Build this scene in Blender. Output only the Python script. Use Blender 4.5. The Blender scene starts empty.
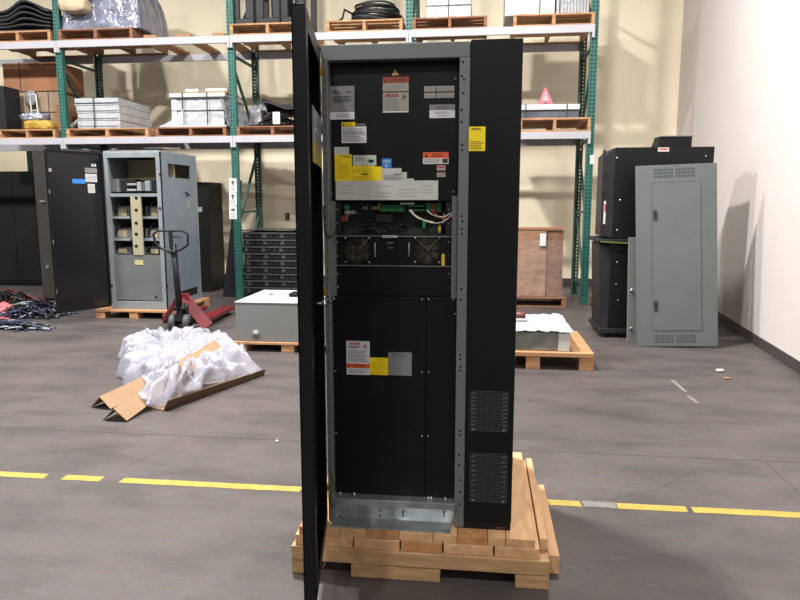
import bpy, math, random
from mathutils import Vector, Matrix
from mathutils import noise as mn
C = bpy.context.scene.collection
PI = math.pi
# ------------------------------------------------------------------ camera model
F = 670.0; PIT = math.radians(8.3); YAW = math.radians(6.9); H = 1.5
def ray(px, py):
    u = (px-400)/F; v = (300-py)/F
    f = math.cos(PIT)+v*math.sin(PIT); z = v*math.cos(PIT)-math.sin(PIT)
    return (u*math.cos(YAW)-f*math.sin(YAW), u*math.sin(YAW)+f*math.cos(YAW), z)
def at(px, py, Y):
    d = ray(px, py); t = Y/d[1]; return Vector((d[0]*t, Y, H+d[2]*t))
def fl(px, py, z=0.0):
    d = ray(px, py); t = (z-H)/d[2]; return Vector((d[0]*t, d[1]*t, z))
def R(x0, y0, x1, y1, Y):
    cx, cy = (x0+x1)/2, (y0+y1)/2
    return at(x0, cy, Y).x, at(x1, cy, Y).x, at(cx, y1, Y).z, at(cx, y0, Y).z

# ------------------------------------------------------------------ materials
def srgb(h):
    h = h.lstrip('#'); r = [int(h[i:i+2], 16)/255 for i in (0, 2, 4)]
    return tuple(((c+.055)/1.055)**2.4 if c > .04045 else c/12.92 for c in r)+(1,)
MC = {}
def mat(name, col, rough=.6, metal=0., var=.0, scale=6., bump=0., bscale=40., stretch=(1,1,1), alpha=1., col2=None, trans=0., spec=.5, coat=0.):
    if name in MC: return MC[name]
    m = bpy.data.materials.new(name); m.use_nodes = True
    nt = m.node_tree; n = nt.nodes; l = nt.links; b = n['Principled BSDF']
    c = srgb(col) if isinstance(col, str) else col
    b.inputs['Base Color'].default_value = c
    b.inputs['Roughness'].default_value = rough
    b.inputs['Metallic'].default_value = metal
    b.inputs['Specular IOR Level'].default_value = spec
    b.inputs['Coat Weight'].default_value = coat
    b.inputs['Alpha'].default_value = alpha
    b.inputs['Transmission Weight'].default_value = trans
    if var or bump or col2:
        tc = n.new('ShaderNodeTexCoord'); mp = n.new('ShaderNodeMapping'); mp.inputs['Scale'].default_value = stretch
        l.new(tc.outputs['Object'], mp.inputs['Vector'])
    if var or col2:
        nz = n.new('ShaderNodeTexNoise'); nz.inputs['Scale'].default_value = scale; nz.inputs['Detail'].default_value = 6
        l.new(mp.outputs[0], nz.inputs['Vector'])
        cr = n.new('ShaderNodeValToRGB')
        if col2:
            c2 = srgb(col2); a = c
        else:
            a = tuple(x*(1-var) for x in c[:3])+(1,); c2 = tuple(min(1, x*(1+var)) for x in c[:3])+(1,)
        cr.color_ramp.elements[0].position = .3; cr.color_ramp.elements[1].position = .7
        cr.color_ramp.elements[0].color = a; cr.color_ramp.elements[1].color = c2
        l.new(nz.outputs['Fac'], cr.inputs[0]); l.new(cr.outputs[0], b.inputs['Base Color'])
    if bump:
        nb = n.new('ShaderNodeTexNoise'); nb.inputs['Scale'].default_value = bscale; nb.inputs['Detail'].default_value = 4
        l.new(mp.outputs[0], nb.inputs['Vector'])
        bp = n.new('ShaderNodeBump'); bp.inputs['Strength'].default_value = bump; bp.inputs['Distance'].default_value = .05
        l.new(nb.outputs['Fac'], bp.inputs['Height']); l.new(bp.outputs[0], b.inputs['Normal'])
    MC[name] = m; return m
BLACK = mat('black_paint', '#0f1013', .45, var=.12, scale=3, spec=.25)
BLACKD = mat('black_matt', '#0c0d0f', .7, spec=.3)
BLACKM = mat('black_worn', '#1b1b20', .5, var=.25, scale=5, spec=.35)
INNER = mat('black_interior', '#1a1c21', .5)
GREYM = mat('grey_metal', '#6c7071', .45, .3, var=.08, scale=4)
GREYP = mat('grey_panel', '#5c6262', .5, .1, var=.06, scale=2.5)
GREYE = mat('grey_enclosure', '#757775', .45, .1, var=.05, scale=2)
GREYL = mat('light_grey_metal', '#838b90', .45, .3, var=.1, scale=4)
GALV = mat('galvanised', '#aab0b2', .32, .75, var=.25, scale=14)
SCREW = mat('screw_steel', '#b9bcc0', .3, .9)
GREEN = mat('rack_green', '#235a52', .5, var=.15, scale=3)
GREEND = mat('rack_green_dark', '#1f3f37', .55, var=.15, scale=3)
BEAM = mat('beam_white', '#a2a2aa', .5, var=.05, scale=2)
WOOD = mat('pallet_wood', '#b48a63', .75, scale=5, col2='#8d6647', stretch=(1,6,6), bump=.15)
WOODX = mat('pallet_wood_dark', '#8c6044', .8, scale=5, col2='#6a4531', stretch=(1,6,6), bump=.15)
PINEP = mat('pallet_pine', '#b48a62', .7, scale=5, col2='#946d4b', stretch=(1,6,6), bump=.12)
PINE = mat('fresh_pine', '#cfa67b', .65, scale=4, col2='#b58a62', stretch=(1.5,9,9), bump=.12)
PINEY = mat('fresh_pine_lengthwise', '#d0a77c', .65, scale=4, col2='#b88d65', stretch=(9,1.5,9), bump=.12)
PINEE = mat('pine_end_grain', '#bd8a5c', .75, scale=30, col2='#9c6c45')
PINEG = mat('weathered_pine', '#b8956c', .75, scale=5, col2='#9a7a55', stretch=(1.5,9,9), bump=.12)
CARD = mat('cardboard', '#92765a', .8, var=.08, scale=5)
CARDD = mat('brown_cardboard', '#8a5f43', .8, var=.15, scale=3)
CARDE = mat('dark_brown_board', '#5b4430', .8, var=.15, scale=6)
KRAFTW = mat('kraft_under_film', '#8f6e58', .28, var=.15, scale=4, bump=.5, bscale=7, coat=.6)
KRAFTD = mat('kraft_dark_under_film', '#775642', .3, var=.15, scale=4, bump=.5, bscale=7, coat=.6)
WWRAP = mat('white_box_wrap', '#a8abb1', .25, var=.12, scale=9, bump=.6, bscale=9, coat=.5)
GWRAP = mat('grey_film_wrap', '#8e8f96', .25, var=.25, scale=6, bump=.8, bscale=8, coat=.5)
BWRAP = mat('blue_grey_film_wrap', '#666a7c', .22, var=.35, scale=5, bump=.9, bscale=6, coat=.6)
FILM = mat('clear_film', '#e6e8ee', .2, alpha=.42, bump=.5, bscale=12, coat=.6)
FOAM = mat('white_foam', '#bdbdbc', .7, var=.05)
STRAP = mat('strap_dark', '#2b2c30', .5)
SACK = mat('tan_sack', '#b3a287', .8, var=.15, scale=6, bump=.3, bscale=10)
MATBLK = mat('dark_rubber_sheet', '#26262b', .45, var=.3, scale=4, bump=.3, bscale=8)
RED = mat('jack_red', '#5f141d', .4, var=.15, scale=6)
WHITE = mat('label_white', '#c9cbcd', .5)
PAPER = mat('label_paper', '#b9bab7', .6, var=.03, scale=20)
BEIGE = mat('label_beige', '#8d8a80', .5)
YEL = mat('label_yellow', '#e8cf10', .5)
BLUE = mat('label_blue', '#2f78c8', .5)
LRED = mat('label_red', '#b0343c', .5)
ORG = mat('label_orange', '#d8572c', .5)
INK = mat('ink', '#2a2a2e', .6)
INKG = mat('ink_grey', '#85868a', .6)
LGREY = mat('label_grey', '#77787a', .45)
LSILV = mat('label_silver', '#8b8c8c', .4, .2)
GRN = mat('terminal_green', '#2f8a52', .45)
PCB = mat('circuit_board', '#1c2a22', .6, var=.3, scale=60)
WIREW = mat('wire_white', '#d8d2c8', .5)
WIRER = mat('wire_red', '#a83a34', .5)
WIREK = mat('wire_black', '#141416', .45)
WIREB = mat('wire_blue', '#1e2440', .45)
BRASS = mat('brass', '#b89a50', .3, .8)
YELP = mat('yellow_part', '#c9b02c', .5)
TAN = mat('beige_metal', '#918c74', .55, var=.05)
BLUEB = mat('dark_blue_steel', '#2b3346', .5, var=.2, scale=5)
RUBBER = mat('rubber', '#1b1b1c', .7)
TYRE = mat('wheel_grey', '#3e3e40', .6)
PINKM = mat('pink_plastic', '#c06468', .4, var=.2, scale=12, bump=.4, bscale=14)
SIGNR = mat('sign_red', '#d8485c', .5)
PACKY = mat('yellow_package', '#a88a3a', .4, var=.3, scale=10, bump=.5, bscale=10)
SILV = mat('silver_foil', '#a8aec4', .2, .5, var=.4, scale=12, bump=1., bscale=14)

# ------------------------------------------------------------------ mesh builder
class MB:
    def __init__(s): s.v = []; s.f = []; s.m = []; s.sm = []; s.mats = []; s.xf = None
    def mi(s, m):
        if m not in s.mats: s.mats.append(m)
        return s.mats.index(m)
    def add(s, vs, fs, m, smooth=False):
        o = len(s.v)
        for p in vs:
            p = Vector(p); s.v.append(s.xf @ p if s.xf else p)
        k = s.mi(m)
        for f in fs: s.f.append(tuple(i+o for i in f)); s.m.append(k); s.sm.append(smooth)
        return s
    def box(s, x0, x1, y0, y1, z0, z1, m):
        if x0 > x1: x0, x1 = x1, x0
        if y0 > y1: y0, y1 = y1, y0
        if z0 > z1: z0, z1 = z1, z0
        v = [(x0,y0,z0),(x1,y0,z0),(x1,y1,z0),(x0,y1,z0),(x0,y0,z1),(x1,y0,z1),(x1,y1,z1),(x0,y1,z1)]
        return s.add(v, [(0,3,2,1),(4,5,6,7),(0,1,5,4),(1,2,6,5),(2,3,7,6),(3,0,4,7)], m)
    def hull(s, bottom, top, m):     # prism from two 3-D rings of equal length
        n = len(bottom); v = list(bottom)+list(top)
        f = [tuple(reversed(range(n))), tuple(range(n, 2*n))]+[(i, (i+1)%n, n+(i+1)%n, n+i) for i in range(n)]
        return s.add(v, f, m)
    def tube(s, pts, r, m, n=8, cap=True):
        pts = [Vector(p) for p in pts]; vs = []; fs = []; pn = None
        for i, p in enumerate(pts):
            a = pts[max(i-1, 0)]; b = pts[min(i+1, len(pts)-1)]; t = (b-a)
            t = t.normalized() if t.length > 1e-9 else Vector((0,0,1))
            if pn is None:
                pn = t.orthogonal().normalized()
            else:
                pn = (pn-t*pn.dot(t)); pn = pn.normalized() if pn.length > 1e-6 else t.orthogonal().normalized()
            q = t.cross(pn); rr = r[i] if isinstance(r, (list, tuple)) else r
            for k in range(n):
                a2 = 2*PI*k/n; vs.append(p+pn*math.cos(a2)*rr+q*math.sin(a2)*rr)
        for i in range(len(pts)-1):
            for k in range(n):
                fs.append((i*n+k, i*n+(k+1)%n, (i+1)*n+(k+1)%n, (i+1)*n+k))
        if cap: fs += [tuple(reversed(range(n))), tuple(range((len(pts)-1)*n, len(pts)*n))]
        return s.add(vs, fs, m, True)
    def cyl(s, p0, p1, r, m, n=16): return s.tube([p0, p1], r, m, n)
    def bar(s, p0, p1, w, h, m, up=(0,0,1)):   # rectangular bar between two points
        p0 = Vector(p0); p1 = Vector(p1); t = (p1-p0).normalized(); u = Vector(up)
        if abs(t.dot(u)) > .98: u = Vector((1,0,0))
        a = t.cross(u).normalized(); b = a.cross(t).normalized()
        q = [p+a*(w/2*i)+b*(h/2*j) for p in (p0, p1) for i, j in ((-1,-1),(1,-1),(1,1),(-1,1))]
        return s.add(q, [(0,3,2,1),(4,5,6,7),(0,1,5,4),(1,2,6,5),(2,3,7,6),(3,0,4,7)], m)
    def ring(s, c, r, t, m, n=24, plane='xz'):
        pts = []
        for k in range(n+1):
            a = 2*PI*k/n; dx, dz = r*math.cos(a), r*math.sin(a)
            pts.append((c[0]+dx, c[1], c[2]+dz) if plane == 'xz' else (c[0]+dx, c[1]+dz, c[2]))
        return s.tube(pts, t, m, 6, False)
    def grid(s, nx, ny, fn, m, smooth=True):
        vs = [fn(i/nx, j/ny) for j in range(ny+1) for i in range(nx+1)]
        fs = [(j*(nx+1)+i, j*(nx+1)+i+1, (j+1)*(nx+1)+i+1, (j+1)*(nx+1)+i) for j in range(ny) for i in range(nx)]
        return s.add(vs, fs, m, smooth)
    def slab(s, nx, ny, fn, t, m, smooth=True):   # height sheet with thickness t
        W = nx+1
        top = [Vector(fn(i/nx, j/ny)) for j in range(ny+1) for i in range(W)]
        bot = [p-Vector((0,0,t)) for p in top]; N = len(top)
        fs = []
        for j in range(ny):
            for i in range(nx):
                a = j*W+i; fs.append((a, a+1, a+1+W, a+W)); fs.append((N+a, N+a+W, N+a+1+W, N+a+1))
        edge = [i for i in range(nx)]+[nx+j*W for j in range(ny)]+[ny*W+i for i in range(nx, 0, -1)]+[j*W for j in range(ny, 0, -1)]
        for k in range(len(edge)):
            a, b = edge[k], edge[(k+1)%len(edge)]; fs.append((b, a, N+a, N+b))
        return s.add(top+bot, fs, m, smooth)
    def blob(s, c, r, m, e=.6, n=20, nz=.0, fr=3., seed=0, flat=True):
        def sp(v): return math.copysign(abs(v)**e, v)
        vs = []; fs = []
        for j in range(n+1):
            b = -PI/2+PI*j/n
            for i in range(2*n):
                a = 2*PI*i/(2*n)
                d = Vector((sp(math.cos(b))*sp(math.cos(a)), sp(math.cos(b))*sp(math.sin(a)), sp(math.sin(b))))
                k = 1+nz*mn.noise(d*fr+Vector((seed*7.1, 3.3, 0)))+nz*.5*mn.noise(d*fr*2.7+Vector((seed, 0, 9)))
                z = d.z*k*r[2]
                if flat: z = max(z, -r[2])
                vs.append((c[0]+d.x*k*r[0], c[1]+d.y*k*r[1], c[2]+z))
        for j in range(n):
            for i in range(2*n):
                fs.append((j*2*n+i, j*2*n+(i+1)%(2*n), (j+1)*2*n+(i+1)%(2*n), (j+1)*2*n+i))
        return s.add(vs, fs, m, True)
    def text(s, body, x, z, hgt, Y, m, wmax=None, place=None):   # upright lettering facing -y, left/bottom at (x, z)
        cu = bpy.data.curves.new('lettering', 'FONT'); cu.body = body; cu.size = 1
        o = bpy.data.objects.new('lettering', cu); C.objects.link(o)
        dg = bpy.context.evaluated_depsgraph_get(); me = o.evaluated_get(dg).to_mesh()
        vs = [v.co.copy() for v in me.vertices]; fs = [tuple(p.vertices) for p in me.polygons]
        bpy.data.objects.remove(o)
        if not vs: return s
        x0 = min(v.x for v in vs); x1 = max(v.x for v in vs); z0 = min(v.y for v in vs); z1 = max(v.y for v in vs)
        k = hgt/(z1-z0); kx = k if wmax is None else wmax/(x1-x0)
        pl = place or (lambda a, b: (x+a, Y, z+b))
        return s.add([pl((v.x-x0)*kx, (v.y-z0)*k) for v in vs], fs, m)
    def build(s, name, parent=None, bevel=0., loc=None, solid=0.):
        me = bpy.data.meshes.new(name)
        off = Vector((0,0,0))
        if parent is not None: off = Vector(parent['_o']) if '_o' in parent else Vector((0,0,0))
        elif loc is not None: off = Vector(loc)
        me.from_pydata([p-off for p in s.v], [], s.f)
        for m in s.mats: me.materials.append(m)
        for p, k, q in zip(me.polygons, s.m, s.sm): p.material_index = k; p.use_smooth = q
        me.update()
        o = bpy.data.objects.new(name, me); C.objects.link(o)
        o['_o'] = tuple(off)
        if parent is not None: o.parent = parent
        else: o.location = off
        if solid:
            sd = o.modifiers.new('thickness', 'SOLIDIFY'); sd.thickness = solid; sd.offset = 0
        if bevel:
            b = o.modifiers.new('bevel', 'BEVEL'); b.width = bevel; b.segments = 2; b.limit_method = 'ANGLE'
        return o
def tag(o, label, cat=None, group=None, kind=None):
    if label: o['label'] = label
    if cat: o['category'] = cat
    if group: o['group'] = group
    if kind: o['kind'] = kind
    return o
def thing(name, label, cat, loc, group=None):
    o = bpy.data.objects.new(name, None); C.objects.link(o); o.location = loc; o['_o'] = tuple(loc); o.empty_display_size = .1
    return tag(o, label, cat, group)
def part(name, parent, label=None):
    o = bpy.data.objects.new(name, None); C.objects.link(o); o.parent = parent; o['_o'] = tuple(parent['_o']); o.empty_display_size = .1
    if label: o['label'] = label
    return o
def copy_tree(o, parent=None):
    c = o.copy(); C.objects.link(c)
    if parent: c.parent = parent
    for ch in list(o.children): copy_tree(ch, c)
    return c
def box1(name, parent, x0, x1, y0, y1, z0, z1, m, bevel=0., label=None):
    o = MB().box(x0, x1, y0, y1, z0, z1, m).build(name, parent, bevel)
    if label: o['label'] = label
    return o

# ------------------------------------------------------------------ the room
def floor_material():
    m = bpy.data.materials.new('concrete_floor'); m.use_nodes = True; nt = m.node_tree; n = nt.nodes; l = nt.links; b = n['Principled BSDF']
    tc = n.new('ShaderNodeTexCoord')
    n1 = n.new('ShaderNodeTexNoise'); n1.inputs['Scale'].default_value = .8; n1.inputs['Detail'].default_value = 8; n1.inputs['Roughness'].default_value = .6
    n2 = n.new('ShaderNodeTexNoise'); n2.inputs['Scale'].default_value = 30; n2.inputs['Detail'].default_value = 5
    l.new(tc.outputs['Object'], n1.inputs['Vector']); l.new(tc.outputs['Object'], n2.inputs['Vector'])
    cr = n.new('ShaderNodeValToRGB'); cr.color_ramp.elements[0].position = .3; cr.color_ramp.elements[1].position = .72
    cr.color_ramp.elements[0].color = srgb('#464141'); cr.color_ramp.elements[1].color = srgb('#564f4e')
    l.new(n1.outputs['Fac'], cr.inputs[0])
    mx = n.new('ShaderNodeMix'); mx.data_type = 'RGBA'; mx.blend_type = 'OVERLAY'; mx.inputs[0].default_value = .25
    l.new(cr.outputs[0], mx.inputs[6]); l.new(n2.outputs['Color'], mx.inputs[7])
    # scuffs: stretched dark streaks
    mp = n.new('ShaderNodeMapping'); mp.inputs['Scale'].default_value = (.45, 1.1, 1); mp.inputs['Rotation'].default_value = (0, 0, .5)
    l.new(tc.outputs['Object'], mp.inputs['Vector'])
    n3 = n.new('ShaderNodeTexNoise'); n3.inputs['Scale'].default_value = 3.2; n3.inputs['Detail'].default_value = 7; n3.inputs['Roughness'].default_value = .65
    l.new(mp.outputs[0], n3.inputs['Vector'])
    c3 = n.new('ShaderNodeValToRGB'); c3.color_ramp.elements[0].position = .38; c3.color_ramp.elements[1].position = .56
    c3.color_ramp.elements[0].color = (.68,.68,.68,1); c3.color_ramp.elements[1].color = (1,1,1,1)
    l.new(n3.outputs['Fac'], c3.inputs[0])
    m2 = n.new('ShaderNodeMix'); m2.data_type = 'RGBA'; m2.blend_type = 'MULTIPLY'; m2.inputs[0].default_value = 1
    l.new(mx.outputs[2], m2.inputs[6]); l.new(c3.outputs[0], m2.inputs[7]); l.new(m2.outputs[2], b.inputs['Base Color'])
    b.inputs['Roughness'].default_value = .5
    bp = n.new('ShaderNodeBump'); bp.inputs['Strength'].default_value = .08; bp.inputs['Distance'].default_value = .02
    l.new(n2.outputs['Fac'], bp.inputs['Height']); l.new(bp.outputs[0], b.inputs['Normal'])
    return m
FLOOR = floor_material()
CRACK = mat('floor_joint', '#3d3a3a', .9)
CREAM = mat('cream_wall', '#f2e7cd', .8, var=.02, scale=1.5)
OFFW = mat('off_white_wall', '#cac3c0', .8, var=.02, scale=1.5)
BASEB = mat('baseboard_rubber', '#40383a', .6)
fb = MB(); fb.box(-16, 6, -4, 22, -.15, 0, FLOOR)
# saw-cut joint and cracks, part of the floor surface
def crack(pts, w, j=.0, seed=1):
    rnd = random.Random(seed); P = []
    for a, b in zip(pts[:-1], pts[1:]):
        a = Vector(a); b = Vector(b); n = max(2, int((b-a).length/.06))
        for k in range(n): P.append(a.lerp(b, k/n)+Vector((rnd.uniform(-j, j), rnd.uniform(-j, j), 0)))
    P.append(Vector(pts[-1])); vs = []; fs = []
    for i, p in enumerate(P):
        t = (P[min(i+1, len(P)-1)]-P[max(i-1, 0)]).normalized(); q = Vector((-t.y, t.x, 0))*w/2
        vs += [p+q+Vector((0,0,.0007)), p-q+Vector((0,0,.0007))]
    for i in range(len(P)-1): fs.append((2*i, 2*i+1, 2*i+3, 2*i+2))
    fb.add(vs, fs, CRACK)
crack([(-9, 3.97, 0), (5, 3.98, 0)], .008)
g = lambda x, y: tuple(fl(x, y))
crack([g(608, 501), g(635, 494), g(655, 490), g(680, 478), g(700, 466)], .004, .006, 3)
crack([g(628, 466), g(655, 481), g(680, 492), g(720, 505)], .004, .006, 4)
crack([g(765, 462), g(782, 478), g(800, 494)], .004, .006, 5)
crack([g(120, 470), g(160, 452), g(185, 436)], .003, .008, 6)
fo = fb.build('floor'); tag(fo, None, kind='structure')
def wallx(y): return 2.81+.082*(y-6.14)
o = MB().box(-8.54, wallx(12.4)+.3, 12.4, 12.6, 0, 9, CREAM).box(-15, -8.54, 12.4, 12.6, 3.0, 9, CREAM).build('wall_back'); tag(o, None, kind='structure')
w = MB(); w.hull([(wallx(-4), -4, 0), (wallx(-4)+.3, -4, 0), (wallx(12.4)+.3, 12.4, 0), (wallx(12.4), 12.4, 0)],
                 [(wallx(-4), -4, 9), (wallx(-4)+.3, -4, 9), (wallx(12.4)+.3, 12.4, 9), (wallx(12.4), 12.4, 9)], OFFW)
tag(w.build('wall_right'), None, kind='structure')
o = MB().box(-8.54, wallx(12.4)-.012, 12.385, 12.4, 0, .13, BASEB).build('baseboard_back'); tag(o, None, kind='structure')
w = MB(); t = .012
w.hull([(wallx(-4)-t, -4, 0), (wallx(-4), -4, 0), (wallx(12.4), 12.38, 0), (wallx(12.4)-t, 12.38, 0)],
       [(wallx(-4)-t, -4, .11), (wallx(-4), -4, .11), (wallx(12.4), 12.38, .11), (wallx(12.4)-t, 12.38, .11)], BASEB)
tag(w.build('baseboard_right'), None, kind='structure')
o = MB().box(-17, -8, 18.4, 18.6, 0, 9, CREAM).build('wall_far'); tag(o, None, kind='structure')

# yellow floor tape strips
def tape(a, b, label, seed, w=.062):
    rnd = random.Random(seed); m = MB(); n = max(3, int((b-a)/.04)); vs = []; fs = []
    for i in range(n+1):
        x = a+(b-a)*i/n
        if i in (0, n): r1, r2 = rnd.uniform(-.012, .012), rnd.uniform(-.012, .012)
        else: r1 = r2 = 0
        y = 3.268+.0015*x
        e = .005*mn.noise(Vector((x*9, seed, 0)))
        vs += [(x+r1, y-w/2+e, .0002), (x+r2, y+w/2+e*.5, .0002), (x+r1, y-w/2+e, .0016), (x+r2, y+w/2+e*.5, .0016)]
    for i in range(n):
        k = 4*i; fs += [(k+2, k+6, k+7, k+3), (k, k+4, k+6, k+2), (k+1, k+3, k+7, k+5)]
    fs += [(0, 2, 3, 1), (4*n, 4*n+1, 4*n+3, 4*n+2)]
    m.add(vs, fs, TAPE)
    tag(m.build('floor_tape'), label, 'floor tape', 'yellow tape strips on the floor')
TAPE = mat('yellow_tape', '#a8923e', .6, scale=14, col2='#8f7c35')
X = lambda px: fl(px, 474+px*.054).x
tape(X(-60), X(46), 'yellow floor tape strip at the left end of the line', 1)
tape(X(62), X(103), 'short yellow floor tape strip between two gaps left of the big cabinet', 2)
tape(X(122), X(301), 'long yellow floor tape strip running up behind the open cabinet door', 3)
tape(X(540), X(582), 'yellow floor tape strip starting just right of the timber skid', 4)
tape(X(617), X(686), 'yellow floor tape strip right of the torn bare gap', 5)
tape(X(692), X(900), 'yellow floor tape strip running out under the right wall side', 6)
m = MB(); a = fl(582, 503); b = fl(617, 506)
m.grid(14, 3, lambda u, v: (a.x+(b.x-a.x)*u, 3.235+.075*v+.006*mn.noise(Vector((u*7, v*5, 2))), .001+.004*abs(mn.noise(Vector((u*9, v*6, 5))))), mat('clear_tape', '#8f8a88', .35, alpha=.55, bump=.4))
tag(m.build('torn_tape', solid=.0008), 'greyish torn tape scrap bridging a gap in the yellow line', 'tape scrap')

# ------------------------------------------------------------------ pallet racks
def post(xc, yc, ztop, m, face, parent, w=.1, d=.075, name='post'):
    """C-section post, two columns of punched holes in the face looking towards face*y."""
    mb = MB(); pitch = .055; n = int(ztop/pitch)
    xs = [-w/2, -.033, -.015, .015, .033, w/2]; y = yc+face*d/2
    for i in range(n):
        z = i*pitch; zs = [z, z+.016, z+.040, z+pitch]
        for c in range(5):
            for r in range(3):
                if c in (1, 3) and r == 1 and i > 1: continue
                mb.add([(xc+xs[c], y, zs[r]), (xc+xs[c+1], y, zs[r]), (xc+xs[c+1], y, zs[r+1]), (xc+xs[c], y, zs[r+1])], [(0,1,2,3)], m)
    h = n*pitch
    for sx in (-1, 1):
        x = xc+sx*w/2
        mb.add([(x, y, 0), (x, yc-face*d/2, 0), (x, yc-face*d/2, h), (x, y, h)], [(0,1,2,3)], m)
        mb.add([(x, yc-face*d/2, 0), (x-sx*.025, yc-face*d/2, 0), (x-sx*.025, yc-face*d/2, h), (x, yc-face*d/2, h)], [(0,1,2,3)], m)
    if face < 0: mb.add([(xc-w/2, yc+d/2, 0), (xc+w/2, yc+d/2, 0), (xc+w/2, yc+d/2, h), (xc-w/2, yc+d/2, h)], [(0,1,2,3)], m)
    o = mb.build(name, parent, solid=.003)
    return o
def upright(rack, x, y0, y1, ztop, mf, mbk):
    u = part('upright_frame', rack)
    post(x, y0, ztop, mf, -1, u); post(x, y1, ztop, mbk, 1, u)
    for yy in (y0, y1): box1('foot_plate', u, x-.08, x+.08, yy-.06, yy+.06, 0, .008, mbk)
    zs = [(.25, .25), (.25, 1.25), (1.35, 1.35), (1.15, 2.3), (2.4, 2.4), (3.55, 2.55), (3.7, 3.7), (3.8, 4.8), (4.9, 4.9)]
    for a, b in zs:
        if max(a, b) < ztop: u2 = MB().bar((x, y0+.04, a), (x, y1-.04, b), .035, .035, mbk).build('brace', u)
    return u
YF, YB = 10.14, 11.2
rack = thing('pallet_rack', 'green and white pallet rack with two loaded levels against the cream wall', 'pallet rack', (-3.78, YF, 0))
PX = [-9.30, -6.55, -3.78, -1.09, 1.53]
for x in PX: upright(rack, x, YF, YB, 5.6, GREEN, GREEND)
for zb, zt in ((2.40, 2.50), (3.855, 3.96)):
    for a, b in zip(PX[:-1], PX[1:]):
        for y0, y1 in ((YF-.085, YF-.038), (YB+.038, YB+.085)):
            mb = MB().box(a+.002, b-.002, y0, y1, zb, zt, BEAM)
            bm = mb.build('beam', rack, .004)
            for x in (a, b):
                s = 1 if x == a else -1
                box1('connector', bm, x+s*.004, x+s*.04, y0-.003, y1+.001, zb-.07, zb, BEAM)
# arrow labels on the left upright
for k, (y0, y1, arrow) in enumerate(((178.5, 192, 'up'), (192.5, 205, 'up'), (205.5, 219, 'right'))):
    x0, x1, z0, z1 = R(229.3, y0, 236.7, y1, YF-.04)
    mb = MB().box(x0, x1, YF-.0425, YF-.0395, z0, z1, WHITE); Y = YF-.0435; cx = (x0+x1)/2; w = x1-x0; cz = z0+(z1-z0)*.68
    if arrow == 'up':
        mb.add([(cx-w*.3, Y, cz), (cx+w*.3, Y, cz), (cx, Y, cz+w*.34), (cx-w*.1, Y, cz), (cx+w*.1, Y, cz), (cx+w*.1, Y, cz-w*.3), (cx-w*.1, Y, cz-w*.3)], [(0,1,2), (3,6,5,4)], INK)
    else:
        mb.add([(cx, Y, cz-w*.3), (cx, Y, cz+w*.3), (cx+w*.34, Y, cz), (cx, Y, cz-w*.1), (cx, Y, cz+w*.1), (cx-w*.3, Y, cz+w*.1), (cx-w*.3, Y, cz-w*.1)], [(0,1,2), (3,6,5,4)], INK)
    for j in range(5): mb.box(x0+w*.15, x1-w*.15, Y, Y+.001, z0+.02+j*.017, z0+.028+j*.017, INKG)
    tag(mb.build('arrow_label', rack), 'white label with black arrow pointing '+arrow)
x0, x1, z0, z1 = R(590, 155, 594, 164, YF-.04)
tag(box1('rack_label', rack, x0, x1, YF-.042, YF-.0395, z0, z1, WHITE), 'small white label on the right end upright')

# farther rack seen through the gap at the far left
r2 = thing('pallet_rack', 'distant green pallet rack standing far beyond the left end of the wall', 'pallet rack', (-11.5, 14.6, 0))
for x in (-13.0, -10.35): upright(r2, x, 14.6, 15.7, 4.6, GREEN, GREEND)
for y0 in (14.52, 15.74): box1('beam', r2, -12.95, -10.4, y0, y0+.045, 3.0, 3.1, BEAM)
box1('beam', r2, -12.95, -10.4, 14.52, 14.565, 1.2, 1.3, BEAM)

# ------------------------------------------------------------------ pallets (unit: 1.2 x 1.05 x .14)
def make_pallet(m, n=7):
    t = thing('wooden_pallet', None, 'pallet', (0,0,0))
    for k in range(n):
        y = -.525+(1.05-.11)*k/(n-1); box1('deck_board', t, -.6, .6, y, y+.11, .12, .14, m, .002)
    for k in range(3):
        x = -.6+(1.2-.05)*k/2; box1('stringer', t, x, x+.05, -.52, .52, .018, .12, m, .002)
    for y in (-.525, -.05, .425): box1('bottom_board', t, -.6, .6, y, y+.1, 0, .018, m, .002)
    return t
def make_block_pallet(m):
    t = thing('wooden_pallet', None, 'pallet', (0,0,0))
    for k in range(7): y = -.525+.15*k; box1('deck_board', t, -.6, .6, y+.001, y+.149, .105, .14, m, .003)
    for x in (-.6, -.07, .46):
        for y in (-.515, -.06, .39): box1('block', t, x, x+.14, y, y+.12, 0, .105, m, .003)
    return t
P4 = make_block_pallet(PINEP)
P1 = make_pallet(WOOD); P2 = make_pallet(WOODX); used = set()
def pallet(proto, x0, x1, y0, y1, z0, h, label, group, rz=0):
    o = proto if proto.name not in used else copy_tree(proto)
    used.add(proto.name)
    o.location = ((x0+x1)/2, (y0+y1)/2, z0); o.scale = ((x1-x0)/1.2, (y1-y0)/1.05, h/.14); o.rotation_euler.z = rz
    tag(o, label, 'pallet', group); return z0+h
GU = 'pallets on the upper rack level'; GL = 'pallets on the lower rack level'
ZU, ZL = 3.962, 2.502
def XS(a, b, y, Y=YF): return at(a, y, Y).x, at(b, y, Y).x
up = [(-14, 52, P1, 'brown pallet under the black sheets at the left end of the upper level'),
      (60, 134, P2, 'dark brown pallet under the grey plastic-wrapped heap on the upper level'),
      (231, 306, P1, 'wooden pallet under the black steel frames on the upper level'),
      (327, 403, P1, 'wooden pallet under the coil of black cable'),
      (413, 487, P2, 'wooden pallet under the strapped grey-white carton right of the cable coil'),
      (513, 594, P1, 'wooden pallet under white cartons beside the right end upright')]
UX = []
for a, b, p, lab in up:
    x0, x1 = XS(a, b, 30); UX.append((x0, x1)); zu = pallet(p, x0, x1, 10.08, 11.28, ZU, .165, lab, GU)
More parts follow.
